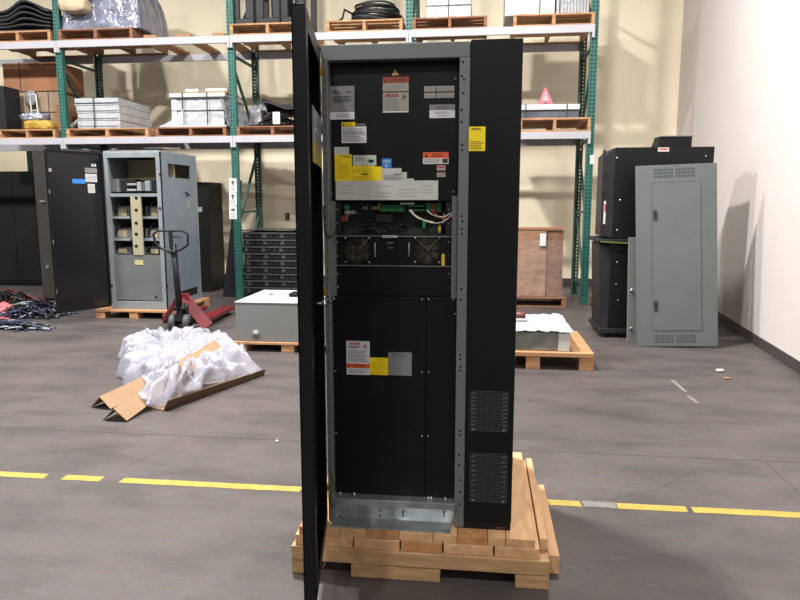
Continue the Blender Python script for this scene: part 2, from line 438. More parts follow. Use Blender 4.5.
lo = [(1, 57, P1, 'pallet under the odd parts at the left end of the lower level'),
      (68, 150, P1, 'pallet under the stack of flat white cartons'),
      (157, 227, P2, 'pallet under the wide wrapped white crate'),
      (238, 309, P2, 'dark pallet under the heap of black cable'),
      (519, 590, P1, 'pallet under the flat crate with the red sign')]
LX = []
for i, (a, b, p, lab) in enumerate(lo):
    x0, x1 = XS(a, b, 130); LX.append((x0, x1)); zl = pallet(p, x0, x1, 10.08, 11.28, ZL, .14 if i != 4 else .2, lab, GL)
ZUP = ZU+.165; ZLP = ZL+.14
# loose support planks lying across the upper beams
for i, (a, lab) in enumerate(((146, 'loose wooden plank across the upper beams beside the wrapped heap'), (180, 'loose wooden plank across the upper beams, middle one of the empty bay'),
                              (214, 'loose wooden plank across the upper beams next to the green upright'))):
    x0, x1 = XS(a, a+12, 36)
    pl = MB().box(x0, x1, 10.06, 11.3, ZU, ZU+.04, WOOD).build('support_plank', None, .003, loc=(x0, 10.1, ZU))
    tag(pl, lab, 'plank', 'loose planks across the upper beams')

# ---- upper level loads
x0, x1 = UX[0]
for k in range(6):
    m = MB(); zb = ZUP+.03+k*.055
    def fn(u, v, k=k, zb=zb):
        x = x0+.03+(x1-x0-.06)*u; y = 10.14+1.05*v+.03*mn.noise(Vector((k*3.1, u*2, 0)))
        w = .5+.5*math.cos((u-.62)*PI*2)
        return (x, y, zb+(.17*w*w+.03*mn.noise(Vector((u*4, v*3, k*.2))))*(k/5)+.004)
    m.slab(26, 12, fn, .03, MATBLK)
    names = ['lowest', 'second from the bottom', 'third from the bottom', 'third from the top', 'second from the top', 'topmost']
    tag(m.build('rubber_sheet'), 'black folded rubber sheet on the far left pallet, '+names[k]+' of its stack', 'rubber sheet', 'black sheets on the upper level')
x0, x1 = UX[1]
zt = ZUP
m = MB(); cx = (x0+x1)/2+.08
def heapz(u, v):
    x = -.64+1.28*u; y = -.5+1.0*v
    n = abs(mn.noise(Vector((u*5+2, v*4, 1))))*.35+abs(mn.noise(Vector((u*11, v*9, 4))))*.14
    e = (1-abs(2*u-1)**4)*(1-abs(2*v-1)**6)
    return (x, y, max(0, e)**.45*(1.12-.42*u)+(n if e > .02 else 0)*.6)
m.xf = Matrix.Translation((cx, 10.62, zt))
m.grid(60, 40, heapz, BWRAP); m.add([(-.64,-.5,0), (.64,-.5,0), (.64,.5,0), (-.64,.5,0)], [(3,2,1,0)], BWRAP)
wr = thing('wrapped_bundle', 'grey-blue crumpled plastic-wrapped bundle on the upper rack level', 'wrapped bundle', (cx, 10.62, zt))
mm = m; mm.build('wrapped_goods', wr)
for i, (px, dz, lab) in enumerate(((76, .33, 'tan sack lying under another sack beside the grey-blue bundle'), (78, .54, 'tan sack on top of another sack near the green upright'))):
    p = at(px, 15, 10.1)
    m = MB().blob((p.x+.02, 10.08, zt+dz), (.22, .17, .11), SACK, .55, 14, .12, 3, i)
    tag(m.build('sack', None, loc=(p.x, 10.1, zt+dz-.09)), lab, 'sack', 'tan sacks beside the wrapped bundle')
# black frames
def frame(x0, x1, Y0, Y1, z0, z1, post_w, m, m2, label):
    t = thing('open_rack', label, 'rack frame', ((x0+x1)/2, Y0, z0), 'steel frames on the upper level')
    box1('base_plate', t, x0, x1, Y0, Y1, z0, z0+.09, m, .004)
    for x in (x0, x1-post_w):
        for y in (Y0, Y1-.06): box1('post', t, x, x+post_w, y, y+.06, z0+.09, z1, m, .004)
    if m2: box1('back_panel', t, x0+post_w, x1-post_w-.08, Y1-.05, Y1-.03, z0+.09, z1-.1, m2)
    box1('top_bar', t, x0, x1, Y0, Y0+.06, z1-.06, z1, m, .004); box1('top_bar', t, x0, x1, Y1-.06, Y1, z1-.06, z1, m, .004)
    return t
a, b = XS(231, 253, 10); t = frame(a, b, 10.15, 10.95, ZUP, 5.7, .12, BLACKM, None, 'narrow black steel frame with a bright gap, beside the green upright')
a, b = XS(256, 279, 10); t = frame(a, b, 10.15, 10.95, ZUP, 5.7, .1, BLACKM, BLUEB, 'black steel frame with a dark blue panel, middle one of the upper level frames')
a, b = XS(281, 304, 10); t = frame(a, b, 10.15, 10.95, ZUP, 5.7, .09, BLACKM, BLUEB, 'black steel frame partly behind the open cabinet door')
# coil of cable
x0, x1 = UX[3]; cx = at(371, 10, YF).x; rnd = random.Random(5); m = MB()
for k in range(16):
    r = .37-.05*rnd.random(); z = ZUP+.025+.019*k; ex = rnd.uniform(-.02, .02); ph = rnd.uniform(0, 6)
    r *= 1-.22*max(0, (k-9)/7)
    pts = [(cx+ex+r*math.cos(a)*1.02, 10.62+r*math.sin(a), z+.014*math.sin(a*2+ph)) for a in [2*PI*i/40 for i in range(41)]]
    m.tube(pts, .017, WIREK if k % 5 else mat('wire_dark_green', '#2a3a33', .45), 7, False)
for k in range(3):
    a = .5+2.1*k; m.ring((cx+.36*math.cos(a), 10.62+.34*math.sin(a), ZUP+.15), .09, .008, STRAP, 14)
m.tube([(cx-.33, 10.45, ZUP+.18), (cx-.42, 10.28, ZUP+.2), (cx-.44, 10.2, ZUP+.05), (cx-.46, 10.13, ZUP+.02)], .015, WIREK)
tag(m.build('cable_coil'), 'thick coil of black cable lying on a pallet on the upper rack level', 'cable coil')
# cartons upper
def carton(x0, x1, y0, y1, z0, z1, m, label, straps=(), hs=(), group=None, name='carton', lid=None, cat='carton'):
    t = thing(name, label, cat, ((x0+x1)/2, (y0+y1)/2, z0), group)
    box1('body', t, x0, x1, y0, y1, z0, z1, m, .01)
    if lid: box1('lid', t, x0-.015, x1+.015, y0-.015, y1+.015, z1-.0, z1+lid, m, .006)
    zz = z1+(lid or 0); e = .004+(.015 if lid else 0)
    for sx in straps:
        s = MB(); xx = x0+(x1-x0)*sx; s.box(xx-.008, xx+.008, y0-e, y0-e+.004, z0, zz+e, STRAP); s.box(xx-.008, xx+.008, y0-e, y1+e, zz, zz+.005, STRAP); s.build('strap', t)
    for sz in hs:
        s = MB(); z = z0+(z1-z0)*sz; s.box(x0-e, x1+e, y0-e, y0-e+.004, z-.008, z+.008, STRAP); s.box(x1+e-.004, x1+e, y0-e, y1, z-.008, z+.008, STRAP); s.build('strap', t)
    return t
a, b = XS(426, 471, 10); carton(a, b, 10.2, 10.9, ZUP, ZUP+.62, WWRAP, 'strapped grey-white carton on the upper level right of the cable coil', (.5,), (.3,))
a, b = XS(505, 555, 5); carton(a, b, 10.15, 10.9, ZUP, ZUP+.7, FOAM, 'large plain white carton partly above the black side bay on the upper level', (.7,))
a, b = XS(557, 590, 5); t = carton(a, b, 10.2, 10.9, ZUP, ZUP+.6, WWRAP, 'wrapped white carton with ribbed front next to the right end upright', (.1,))
m = MB()
for k in range(9): xx = a+.05+k*(b-a-.1)/8; m.box(xx, xx+.012, 10.185, 10.2, ZUP+.03, ZUP+.55, LGREY)
m.build('ribs', t)

# ---- lower level loads
x0, x1 = LX[0]
a, b = XS(-12, 40, 100); t = carton(a, b, 10.62, 11.28, ZLP, 3.3, mat('faded_carton', '#8b7863', .8, var=.12), 'big faded tan carton at the back of the left end pallet of the lower level', (.2, .8), (.5,))
t = carton(a-.05, b+.06, 10.6, 11.28, 3.306, 3.76, CARDD, 'reddish brown carton stacked on the big faded tan carton', (.3,))
a, b = XS(-14, 5, 100); tag(MB().box(a, b, 10.12, 10.5, ZLP, 3.32, BLACKM).build('black_cabinet', None, .006), 'black cabinet edge at the far left of the lower rack level', 'cabinet')
p = at(41, 122, 10.25); m = MB().blob((p.x, 10.3, ZLP+.07), (.24, .2, .075), PACKY, .4, 16, .12, 4, 2)
tag(m.build('yellow_package', None, loc=(p.x, 10.3, ZLP)), 'yellow wrapped package on the left end pallet of the lower level', 'package')
p = at(34, 113, 10.3); m = MB().blob((p.x, 10.33, ZLP+.15+.06), (.2, .16, .07), SILV, .6, 16, .25, 4, 8)
tag(m.build('foil_bag', None, loc=(p.x, 10.3, ZLP+.15)), 'crumpled silver-blue foil bag on the yellow package', 'foil bag')
a, b = XS(56, 66, 120); t = carton(a-.1, b-.09, 10.3, 10.7, ZLP, ZLP+.4, CARDD, 'small dark reddish carton beside the left green upright')
# white hand-truck like frame
p0 = at(33, 126, 10.6).x; t = thing('tool_frame', 'upright white metal frame with a dark centre behind the foil bag', 'metal frame', (p0, 10.55, ZLP))
m = MB(); zb = ZLP
for dx in (.06, .17): m.tube([(p0+dx, 10.53, zb), (p0+dx-.03, 10.53, zb+.6)], .012, FOAM)
m.tube([(p0+.03, 10.53, zb+.6), (p0+.14, 10.53, zb+.6)], .012, FOAM); m.tube([(p0+.04, 10.53, zb+.35), (p0+.155, 10.53, zb+.35)], .01, FOAM)
m.build('frame_tubes', t)
m = MB(); m.blob((p0+.03, 10.57, zb+.55), (.09, .05, .13), LGREY, .7, 10, .2, 3, 2); m.box(p0+.06, p0+.12, 10.545, 10.57, zb+.42, zb+.54, BLACKD); m.build('motor_body', t)
# white flat cartons stack
a, b = XS(77, 119.5, 110); zt = ZLP+.005
nm = ['bottom', 'second from the bottom', 'second from the top', 'top']
for k in range(4):
    h = .112; z = zt+k*(h+.004)
    dx = [0, .01, -.008, -.03][k]
    t = carton(a+dx, b+dx*.5, 10.13, 11.15, z, z+h, WWRAP, 'flat white wrapped carton, '+nm[k]+' of the stack of four', (), (), 'flat white cartons on the lower level')
    m = MB(); m.box(a+dx+.02, b-.02, 10.122, 10.13, z+.028, z+.042, STRAP if k == 3 else LGREY); m.build('seam', t)
m = MB(); xx = a+(b-a)*.43; z2 = zt+4*.116
m.box(xx-.008, xx+.008, 10.1, 10.104, zt-.0, z2+.006, STRAP); m.box(xx-.008, xx+.008, 10.1, 11.16, z2+.002, z2+.006, STRAP)
tag(m.build('binding_strap'), 'dark binding strap around the four flat white cartons', 'strap')
p = at(69, 128, 10.15); q = at(79, 112, 10.15)
tag(MB().tube([(p.x, 10.2, ZLP+.03), (q.x-.02, 10.5, ZLP+.33)], .035, GREYM, 10).build('metal_tube'), 'grey metal tube leaning against the flat white cartons', 'tube')
# wide wrapped crate
a, b = XS(176, 223, 110); t = thing('wrapped_crate', 'wide white crate wrapped in film with black straps on the lower rack level', 'crate', ((a+b)/2, 10.2, ZLP))
zb = ZLP+.03; zt2 = at(200, 93, 10.15).z
box1('body', t, a, b, 10.18, 10.95, zb, zt2-.06, WWRAP, .01)
box1('lid', t, a-.1, b+.03, 10.14, 11.0, zt2-.06, zt2, FOAM, .01)
box1('base_board', t, XS(160, 227, 128)[0], b+.05, 10.12, 11.05, ZLP, zb, WWRAP, .006)
box1('foam_block', t, a-.09, a, 10.17, 10.3, zb, zt2-.06, FOAM, .01)
for fx in (.15, .67):
    m = MB(); xx = a+(b-a)*fx; m.box(xx-.01, xx+.01, 10.132, 10.138, zb, zt2, STRAP); m.box(xx-.01, xx+.01, 10.132, 11.0, zt2, zt2+.005, STRAP); m.build('strap', t)
m = MB()
for z in (zb+.22, zt2-.09): m.box(a-.1, b+.02, 10.168, 10.174, z, z+.012, STRAP)
m.build('strap', t)
m = MB()
def fw(u, v):
    x = b-.03+.3*v*(.4+.6*u)+.03*mn.noise(Vector((u*6, v*5, 1))); y = 10.1+.9*u; z = zt2-.03-(zt2-zb)*v+.03*mn.noise(Vector((u*7, v*7, 3)))
    return (x, y, z)
m.grid(20, 16, fw, GWRAP); m.build('film_wrap', t, solid=.002); m = MB(); m.grid(16, 8, lambda u, v: (a-.30+.42*u, 10.13+.01*mn.noise(Vector((u*9, v*9, 0))), zb+.005+.24*v*u*u), FILM)
m.build('film_wrap', t, solid=.002)
for i, (pa, pb, lab) in enumerate(((183, 197, 'small white wood-edged tray on the wide wrapped crate, nearer the cartons'), (203, 226, 'longer white wood-edged tray on the wide wrapped crate, beside the upright'))):
    xa, xb = XS(pa, pb, 88); t = thing('tray', lab, 'tray', ((xa+xb)/2, 10.4, zt2+.006), 'trays on the wrapped crate')
    box1('tray_base', t, xa, xb, 10.2, 10.7, zt2+.006, zt2+.03, WOOD); box1('tray_liner', t, xa+.01, xb-.01, 10.195, 10.69, zt2+.03, zt2+.07, FOAM)
# dark wrapped bundle behind the upright and heap of cable
p = at(243, 110, 10.6); p.x = -3.55; m = MB().blob((p.x, 10.78, ZLP+.19), (.14, .34, .19), GWRAP, .6, 16, .25, 3, 5)
tag(m.build('wrapped_bundle', None, loc=(p.x, 10.6, ZLP)), 'dim grey film-wrapped bundle behind the left-hand green upright', 'wrapped bundle')
a, b = XS(252, 312, 115)
def cable_heap(m, cx, cy, z, rx, ry, h, n, seed, cols, r=.012, steps=9, sides=5):
    rnd = random.Random(seed)
    for k in range(n):
        u = rnd.uniform(-1, 1); w = rnd.uniform(-1, 1); a = rnd.uniform(0, PI); L = rnd.uniform(.3, .8); cv = rnd.uniform(-2.5, 2.5); pts = []
        px, py = u*.6, w*.6; layer = rnd.random()
        for i in range(steps):
            px += math.cos(a)*L/steps; py += math.sin(a)*L/steps; a += cv/steps+rnd.uniform(-.25, .25)
            d = min(1, px*px+py*py); zz = z+r+h*layer*max(0, 1-d)**.7
            pts.append((cx+px*rx, cy+py*ry, zz))
        m.tube(pts, r, cols[k % len(cols)], sides)
m = MB(); cable_heap(m, (a+b)/2, 10.6, ZLP+.005, .55, .45, .36, 150, 3, [WIREK, BLACKM, BLACKD, WIREK, GREYM], .014)
tag(m.build('cable_heap'), 'tangled heap of black cables on the lower level beside the open door', 'cable heap', kind='stuff')
m = MB(); m.slab(24, 12, lambda u, v: (a+.1+(b-a-.1)*u, 10.2+.8*v, ZLP+.36-.13*u+.05*mn.noise(Vector((u*3, v*9, 0)))+.05*math.sin(v*9)), .015, MATBLK)
tag(m.build('folded_tarp'), 'dark folded tarp lying over the heap of black cables', 'tarp')
x0, x1, z0, z1 = R(273, 112, 280, 124, 10.1)
tag(MB().box(x0, x1, 10.09, 10.096, z0, z1, WHITE).build('paper_tag'), 'small white paper tag hanging before the black cable heap', 'tag')
# flat crate with red sign
a, b = XS(508, 579, 110); z0 = ZL+.2; zt3 = at(550, 104.5, 10.15).z; zm = at(550, 110, 10.15).z
t = thing('flat_crate', 'flat dark crate with a white top and two straps on the lower rack level', 'crate', ((a+b)/2, 10.2, z0))
box1('body', t, a, b, 10.15, 10.95, z0, zm, mat('slate_wrap', '#4a4d58', .4, var=.2, scale=5, bump=.4, bscale=8), .008)
box1('top_sheet', t, a-.02, b+.01, 10.12, 10.98, zm, zt3, FOAM, .008)
for fx in (.25, .83):
    xx = a+(b-a)*fx; m = MB().box(xx-.008, xx+.008, 10.113, 10.118, z0, zt3+.004, STRAP).box(xx-.008, xx+.008, 10.113, 10.98, zt3, zt3+.004, STRAP); m.build('strap', t)
# red sign: folding triangle
xa, xb = XS(538.5, 554.5, 100); zt4 = at(546, 87.5, 10.3).z; cx = (xa+xb)/2; zs = zt3+.006
t = thing('warning_triangle', 'red triangular sign with white markings standing on the flat crate', 'sign', (cx, 10.3, zs))
m = MB(); m.hull([(xa, 10.26, zs), (xb, 10.26, zs), (xb, 10.44, zs), (xa, 10.44, zs)], [(cx-.01, 10.34, zt4), (cx+.01, 10.34, zt4), (cx+.01, 10.36, zt4), (cx-.01, 10.36, zt4)], SIGNR); m.build('sign_face', t)
m = MB()
def onsign(u, v): z = zs+(zt4-zs)*v; return (cx+u*(xb-xa)/2, 10.26+.08*v-.004, z)
def tri(c, s): m.add([onsign(c[0]-s, c[1]), onsign(c[0]+s, c[1]), onsign(c[0], c[1]+s*1.3)], [(0,1,2)], WHITE)
tri((0, .62), .12)
for k, (w_, v) in enumerate(((.2, .5), (.3, .4), (.42, .3))): m.add([onsign(-w_, v), onsign(w_, v), onsign(w_, v+.035), onsign(-w_, v+.035)], [(0,1,2,3)], WHITE)
m.add([onsign(-.22, .03), onsign(.22, .03), onsign(.22, .15), onsign(-.22, .15)], [(0,1,2,3)], INK)
m.build('sign_markings', t)

# ------------------------------------------------------------------ under the rack, far left
a = -9.2; b = at(38, 230, 11.1).x
t = thing('storage_cabinet', 'wide matt black cabinet under the rack at the far left edge', 'cabinet', ((a+b)/2, 11.1, 0))
box1('body', t, a, b, 11.12, 12.0, .05, 2.04, BLACKD, .006); box1('base', t, a+.03, b-.03, 11.15, 11.95, 0, .05, BLACKM)
box1('door_panel', t, a+.02, b-.45, 11.105, 11.12, .1, 2.0, BLACKD, .003); box1('door_panel', t, b-.44, b-.02, 11.105, 11.12, .1, 2.0, BLACKD, .003)
t = thing('black_cabinet', 'narrow dark cabinet half hidden behind the open black door', 'cabinet', (-6.3, 9.5, 0))
a = at(37, 220, 9.45).x; tk = mat('dark_brown_black', '#2b2927', .5, var=.15)
box1('body', t, a, -5.75, 9.45, 9.95, .04, at(45, 150, 9.45).z, tk, .005); box1('plinth', t, a+.02, -5.77, 9.47, 9.93, 0, .04, BLACKD)
box1('hinge', t, a+.08, a+.16, 9.43, 9.45, 1.5, 1.53, GREYM); box1('hinge', t, a+.1, a+.14, 9.43, 9.45, .5, .56, GREYM)

# floor cable heaps, pink bag
def heap_thing(px, py, rx, ry, h, n, seed, cols, label, name='cable_heap'):
    p = fl(px, py); m = MB(); cable_heap(m, p.x, p.y, 0, rx, ry, h, n, seed, cols, .010)
    tag(m.build(name, None, loc=p), label, 'cable heap', 'cable heaps on the floor at the left', 'stuff')
heap_thing(33, 316, .42, .5, .2, 330, 11, [WIREK, WIREB, BLACKD, WIREB, GREYL], 'blue-black cable heap on the floor just before the open black door')
heap_thing(14, 329, .42, .2, .1, 170, 12, [WIREB, WIREB, WIREK, GREYL], 'flat blue cable heap on the floor nearest the camera at the left edge')
heap_thing(2, 302, .45, .4, .18, 200, 13, [WIREK, BLACKD, WIREK, BLACKM, mat('wire_dark_red', '#6a2028', .5)], 'dark cable heap with red strands, farthest back at the left edge')
p = fl(2, 314); m = MB()
m.slab(20, 14, lambda u, v: (p.x-.55+.95*u, p.y-.4+.75*v, .015+.12*max(0, 1-(2*u-1)**2-(2*v-1)**2)**.5*(.5+abs(mn.noise(Vector((u*5, v*5, 7)))))), .008, PINKM)
tag(m.build('plastic_bag', None, loc=p), 'crumpled pink plastic bag on the floor between the cable heaps', 'plastic bag')

# ------------------------------------------------------------------ open grey switchgear cabinet on pallet
Yl = 8.2; xl0 = at(103.5, 200, Yl).x-.0; xl0 = -4.80; xl1 = -4.05; ZB = .145; ZT = 2.13
px0, px1 = at(97, 310, 8.14).x, at(215, 300, 8.14).x
t = pallet(P4, -4.99, -3.95, 8.1, 9.35, 0, .115, 'light wooden pallet under the open grey cabinet', 'pallets on the floor')
sg = thing('switchgear_cabinet', 'open grey electrical cabinet with a black door standing on a pallet', 'electrical cabinet', ((xl0+xl1)/2, Yl, .116))
g0 = .117
def bx(name, par, *a, **k): return box1(name, par, *a, **k)
bx('back_panel', sg, xl0, xl1, 9.28, 9.3, g0, ZT, TAN)
bx('left_side', sg, xl0, xl0+.02, Yl, 9.28, g0, ZT, GREYM)
# right side with rectangular opening near the top
m = MB()
for (ya, yb, za, zb) in ((Yl, 8.42, g0, ZT), (8.42, 9.1, 2.0, ZT), (8.42, 9.1, g0, 1.82), (9.1, 9.28, g0, ZT)): m.box(xl1-.02, xl1, ya, yb, za, zb, mat('blue_grey_metal', '#6e7a86', .45, .2, var=.12, scale=3))
m.build('right_side', sg)
bx('top_panel', sg, xl0, xl1, Yl, 9.3, ZT, ZT+.02, GREYL)
bx('bottom_panel', sg, xl0+.02, xl1-.02, Yl+.02, 9.28, g0, g0+.05, GREYM)
bx('top_rail', sg, xl0, xl1, Yl-.01, Yl+.03, ZT-.07, ZT, GREYL, .003)
bx('bottom_rail', sg, xl0, xl1, Yl-.01, Yl+.03, g0, g0+.1, GREYL, .003)
for x in (xl0, xl1-.05): bx('front_post', sg, x, x+.05, Yl-.015, Yl+.04, g0, ZT, GREYL, .003)
zsh = at(130, 195, Yl).z
bx('shelf', sg, xl0+.05, xl1-.05, Yl, 9.1, zsh-.02, zsh+.02, GREYL)
zc = at(130, 178, Yl).z
bx('beige_upper_back', sg, xl0+.05, xl1-.05, 8.7, 8.72, zc, ZT-.07, TAN)
bx('middle_deck', sg, xl0+.05, xl1-.05, 8.45, 8.7, zc-.02, zc, TAN)
# components between
cp = part('breaker_row', sg)
def P(px, py, Y=Yl+.12): return at(px, py, Y)
for (a, b, c, d, mm_, nm_) in ((112, 120, 179, 192, GREYM, 'meter'), (121, 136, 179, 192, BLACKD, 'breaker'), (128, 137, 183.5, 185.5, LSILV, 'terminal'), (128, 137, 189, 191, LSILV, 'terminal'), (138, 142, 182, 191, LSILV, 'fuse_block'), (146, 151, 181, 191, GREYL, 'fuse_block'), (152, 158, 180, 192, BLACKD, 'breaker')):
    p, q = P(a, (c+d)/2), P(b, (c+d)/2); r_ = P((a+b)/2, d); s_ = P((a+b)/2, c)
    dd = 0 if mm_ is BLACKD else -.03
    o = box1(nm_, sg, p.x, q.x, 8.32+dd, 8.5+dd, r_.z, s_.z, mm_, .004)
    o.parent = cp
# dark back for module bays
bx('bay_back', sg, xl0+.05, xl1-.05, 8.75, 8.77, at(130, 255, Yl).z, zsh-.02, BLACKD)
ca, cb = at(131.5, 220, Yl).x, at(141.5, 220, Yl).x
m = MB().box(ca, cb, Yl-.0, Yl+.03, at(136, 255, Yl).z, zsh-.02, TAN)
for yy in (198, 210, 223, 234, 246): m.cyl((at(136.3, yy, Yl).x, Yl-.003, at(136, yy, Yl).z), (at(136.3, yy, Yl).x, Yl+.0, at(136, yy, Yl).z), .022, BLACKD, 12)
tag(m.build('centre_post', sg), 'beige centre post with black holes')
for col in (0, 1):
    for r_, (ya, yb) in enumerate(((199, 218), (221, 240), (243, 255))):
        a_, b_ = ((110, 130), (143, 162))[col]
        A, B = at(a_, (ya+yb)/2, Yl+.1).x, at(b_, (ya+yb)/2, Yl+.1).x; z0, z1 = at(130, yb, Yl+.1).z, at(130, ya, Yl+.1).z
        md = part('capacitor_module', sg); w_ = B-A
        box1('housing', md, A, B, 8.36, 8.74, z0, z0+(z1-z0)*.62, GREYM, .004)
        if r_ < 2: box1('drip_tray', md, A-.01, B+.01, 8.27, 8.36, z0-.01, z0+.02, GREYL, .003)
        box1('terminal_block', md, A+w_*.35, A+w_*.75, 8.33, 8.36, z0+(z1-z0)*.12, z0+(z1-z0)*.5, mat('terminal_tan', '#938970', .5))
        m = MB().tube([(A+w_*.2, 8.34, z0+.05), (A+w_*.25, 8.32, z0+(z1-z0)*.5), (A+w_*.45, 8.35, z0+(z1-z0)*.85), (A+w_*.6, 8.42, z0+(z1-z0)*.9)], .01, WIREK, 6); m.build('cable', md)
# lower perforated panel
za, zb_ = at(138, 300, Yl).z, at(138, 255, Yl).z
m = MB().box(xl0+.055, xl1-.055, Yl+.01, Yl+.02, za, zb_, GREYM)
nx, nz_ = 26, 22
for i in range(nx):
    for j in range(nz_):
        xx = xl0+.09+(xl1-xl0-.18)*i/(nx-1); zz = za+.04+(zb_-za-.08)*j/(nz_-1)
        m.add([(xx-.005, Yl+.0095, zz), (xx, Yl+.0095, zz-.005), (xx+.005, Yl+.0095, zz), (xx, Yl+.0095, zz+.005)], [(0,1,2,3)], INK)
lp = m.build('perforated_panel', sg)
x0, x1, z0, z1 = R(134.5, 260, 143, 265, Yl); tag(MB().box(x0, x1, Yl+.006, Yl+.0094, z0, z1, mat('pale_yellow', '#a89f6c', .5)).build('sticker', lp), 'pale yellow sticker')
m = MB()
for (a_, b_) in ((112, 285), (167, 285), (156, 297), (160, 208), (160, 174), (103, 175)):
    p = at(a_, b_, Yl-.02); m.cyl((p.x, Yl-.03, p.z), (p.x, Yl-.005, p.z), .013, BLACKD, 10)
m.build('rubber_bumpers', sg)
bx('handle_recess', sg, xl1, xl1+.012, 8.95, 9.0, 1.42, 1.62, LSILV)
m = MB(); m.tube([(xl1+.01, 8.9, 1.64), (xl1+.03, 8.93, 1.6), (xl1+.03, 8.97, 1.6)], .012, BLACKD); m.build('handle', sg)
bx('base_opening', sg, xl1, xl1+.004, 8.45, 9.15, .2, .3, BLACKD)
# black door
GBLK = mat('glossy_black_door', '#141519', .16, spec=.5)
A = Vector((-4.82, 8.19, 0)); B = Vector((-5.135, 7.52, 0)); dv = (B-A).normalized(); nv = Vector((dv.y, -dv.x, 0))  # nv towards camera side
if nv.dot(Vector((0,0,0))-A) < 0: nv = -nv
dz0, dz1 = .15, 2.12
def DP(s, z, off=0.): return A+dv*s+nv*off+Vector((0,0,z))
L = (B-A).length
def dslab(m, s0, s1, z0, z1, o0, o1, mm_):
    m.hull([DP(s0, z0, o0), DP(s1, z0, o0), DP(s1, z0, o1), DP(s0, z0, o1)], [DP(s0, z1, o0), DP(s1, z1, o0), DP(s1, z1, o1), DP(s0, z1, o1)], mm_)
m = MB(); dslab(m, 0, L, dz0, dz1, -.02, 0, GBLK)
for (s0, s1, z0, z1) in ((0, L, dz0, dz0+.02), (0, L, dz1-.02, dz1), (0, .02, dz0, dz1), (L-.02, L, dz0, dz1)): dslab(m, s0, s1, z0, z1, 0, .02, BLACK)
dr = m.build('door', sg, .003); tag(dr, 'black sheet steel door standing open')
def dlab(px0, px1, py0, py1, mm_, label=None):
    def sz(px, py):
        d = Vector(ray(px, py)); O = Vector((0,0,H)); k = (A+nv*.004-O).dot(nv)/d.dot(nv); q = O+d*k; return (q-A).dot(dv), q.z
    s0, _ = sz(px1, (py0+py1)/2); s1, _ = sz(px0, (py0+py1)/2); _, z1 = sz((px0+px1)/2, py0); _, z0 = sz((px0+px1)/2, py1)
    m = MB(); dslab(m, s0, s1, z0, z1, .0005, .003, mm_); 
    if mm_ in (WHITE, PAPER):
        for k in range(4): zz = z0+(z1-z0)*(.2+.17*k); dslab(m, s0+.01, s1-.01, zz, zz+.006, .003, .004, INKG)
    o = m.build('door_label', dr)
    if label: o['label'] = label
dlab(72.5, 85.5, 179, 183.5, BLUE, 'blue strip sticker'); dlab(85.5, 97, 174, 182, PAPER); dlab(85, 97, 168, 173, LGREY); dlab(91.5, 96, 164, 166.5, WHITE); dlab(88, 95, 184, 193, PAPER)
m = MB()
for z in (.4, 1.0, 1.6): dslab(m, L-.012, L-.002, z, z+.05, .02, .026, SCREW)
dslab(m, L-.05, L-.012, 1.86, 1.9, .02, .03, SCREW); m.build('door_catch', dr)
# ---------------- black slab cabinet behind
a = at(188, 230, 10.7).x; b = at(208.5, 230, 10.7).x
t = thing('black_cabinet', 'slim black cabinet standing behind the grey cabinet near the wall', 'cabinet', ((a+b)/2, 10.7, 0))
zt5 = at(200, 182, 10.7).z; box1('body', t, a-.1, b, 10.75, 11.35, 0, zt5, BLACK, .005)
x0, x1, z0, z1 = R(197, 207, 202, 212, 10.74); box1('label_plate', t, x0, x1, 10.744, 10.75, z0, z1, LSILV)
# leaning black panel by upright
b0, b1, b2, b3 = at(223, 297, 10.22).x, at(238.5, 297, 10.22).x, at(241.5, 180, 10.22).x, at(236, 180, 10.22).x
m = MB(); m.hull([(b0, 10.21, 0), (b1, 10.21, 0), (b2, 10.21, 1.84), (b3, 10.21, 1.84)], [(b0, 10.23, 0), (b1, 10.23, 0), (b2, 10.23, 1.84), (b3, 10.23, 1.84)], BLACKM)
tag(m.build('leaning_sheet'), 'tapering black sheet leaning against the left-hand green upright', 'panel')
# stack of black equipment trays
sx0, sx1 = at(243, 260, 10.25).x, at(243, 260, 10.25).x+1.0
hh = (at(270, 232, 10.25).z-.06)/9
ordn = ['bottom', 'second from the bottom', 'third from the bottom', 'fourth from the bottom', 'middle', 'fourth from the top', 'third from the top', 'second from the top', 'top']
trb = MB().box(sx0-.02, sx1+.02, 10.2, 11.05, 0, .055, BLACKM).build('floor_plinth'); tag(trb, 'low black plinth under the stack of black equipment trays', 'plinth')
tr0 = None
for k in range(9):
    z = .056+k*hh
    if tr0 is None:
        tr0 = thing('equipment_tray', None, 'equipment tray', (sx0, 10.25, z)); zz = z
        box1('chassis', tr0, sx0, sx1, 10.28, 11.0, zz, zz+hh-.004, BLACKM, .003)
        m = MB()
        m.box(sx0, sx1, 10.25, 10.28, zz+hh-.025, zz+hh-.006, mat('worn_edge', '#4c4c50', .45, .2)); m.box(sx0, sx1, 10.255, 10.28, zz+.01, zz+.02, BLACKM)
        m.build('front_lip', tr0)
        m = MB()
        for i in range(10): xx = sx0+.04+i*.095; m.box(xx, xx+.06, 10.262, 10.28, zz+.025, zz+hh-.035, BLACKD if i % 3 else mat('dim_grey', '#3a3a3d', .5))
        m.build('front_modules', tr0)
        t = tr0
    else:
        t = copy_tree(tr0); t.location = (sx0+[0,.02,-.01,.015,0,.02,-.015,.01,.0][k], 10.25, z)
    tag(t, 'black equipment tray, '+ordn[k]+' of the stack under the rack', 'equipment tray', 'stacked black equipment trays')
m = MB(); m.slab(10, 6, lambda u, v: (sx0-.02+1.04*u, 10.22+.8*v, .056+9*hh+.02+.03*math.sin(PI*u)*(1-v)+.01), .015, MATBLK)
tag(m.build('cover_sheet'), 'black cover sheet on top of the stacked equipment trays', 'cover sheet')
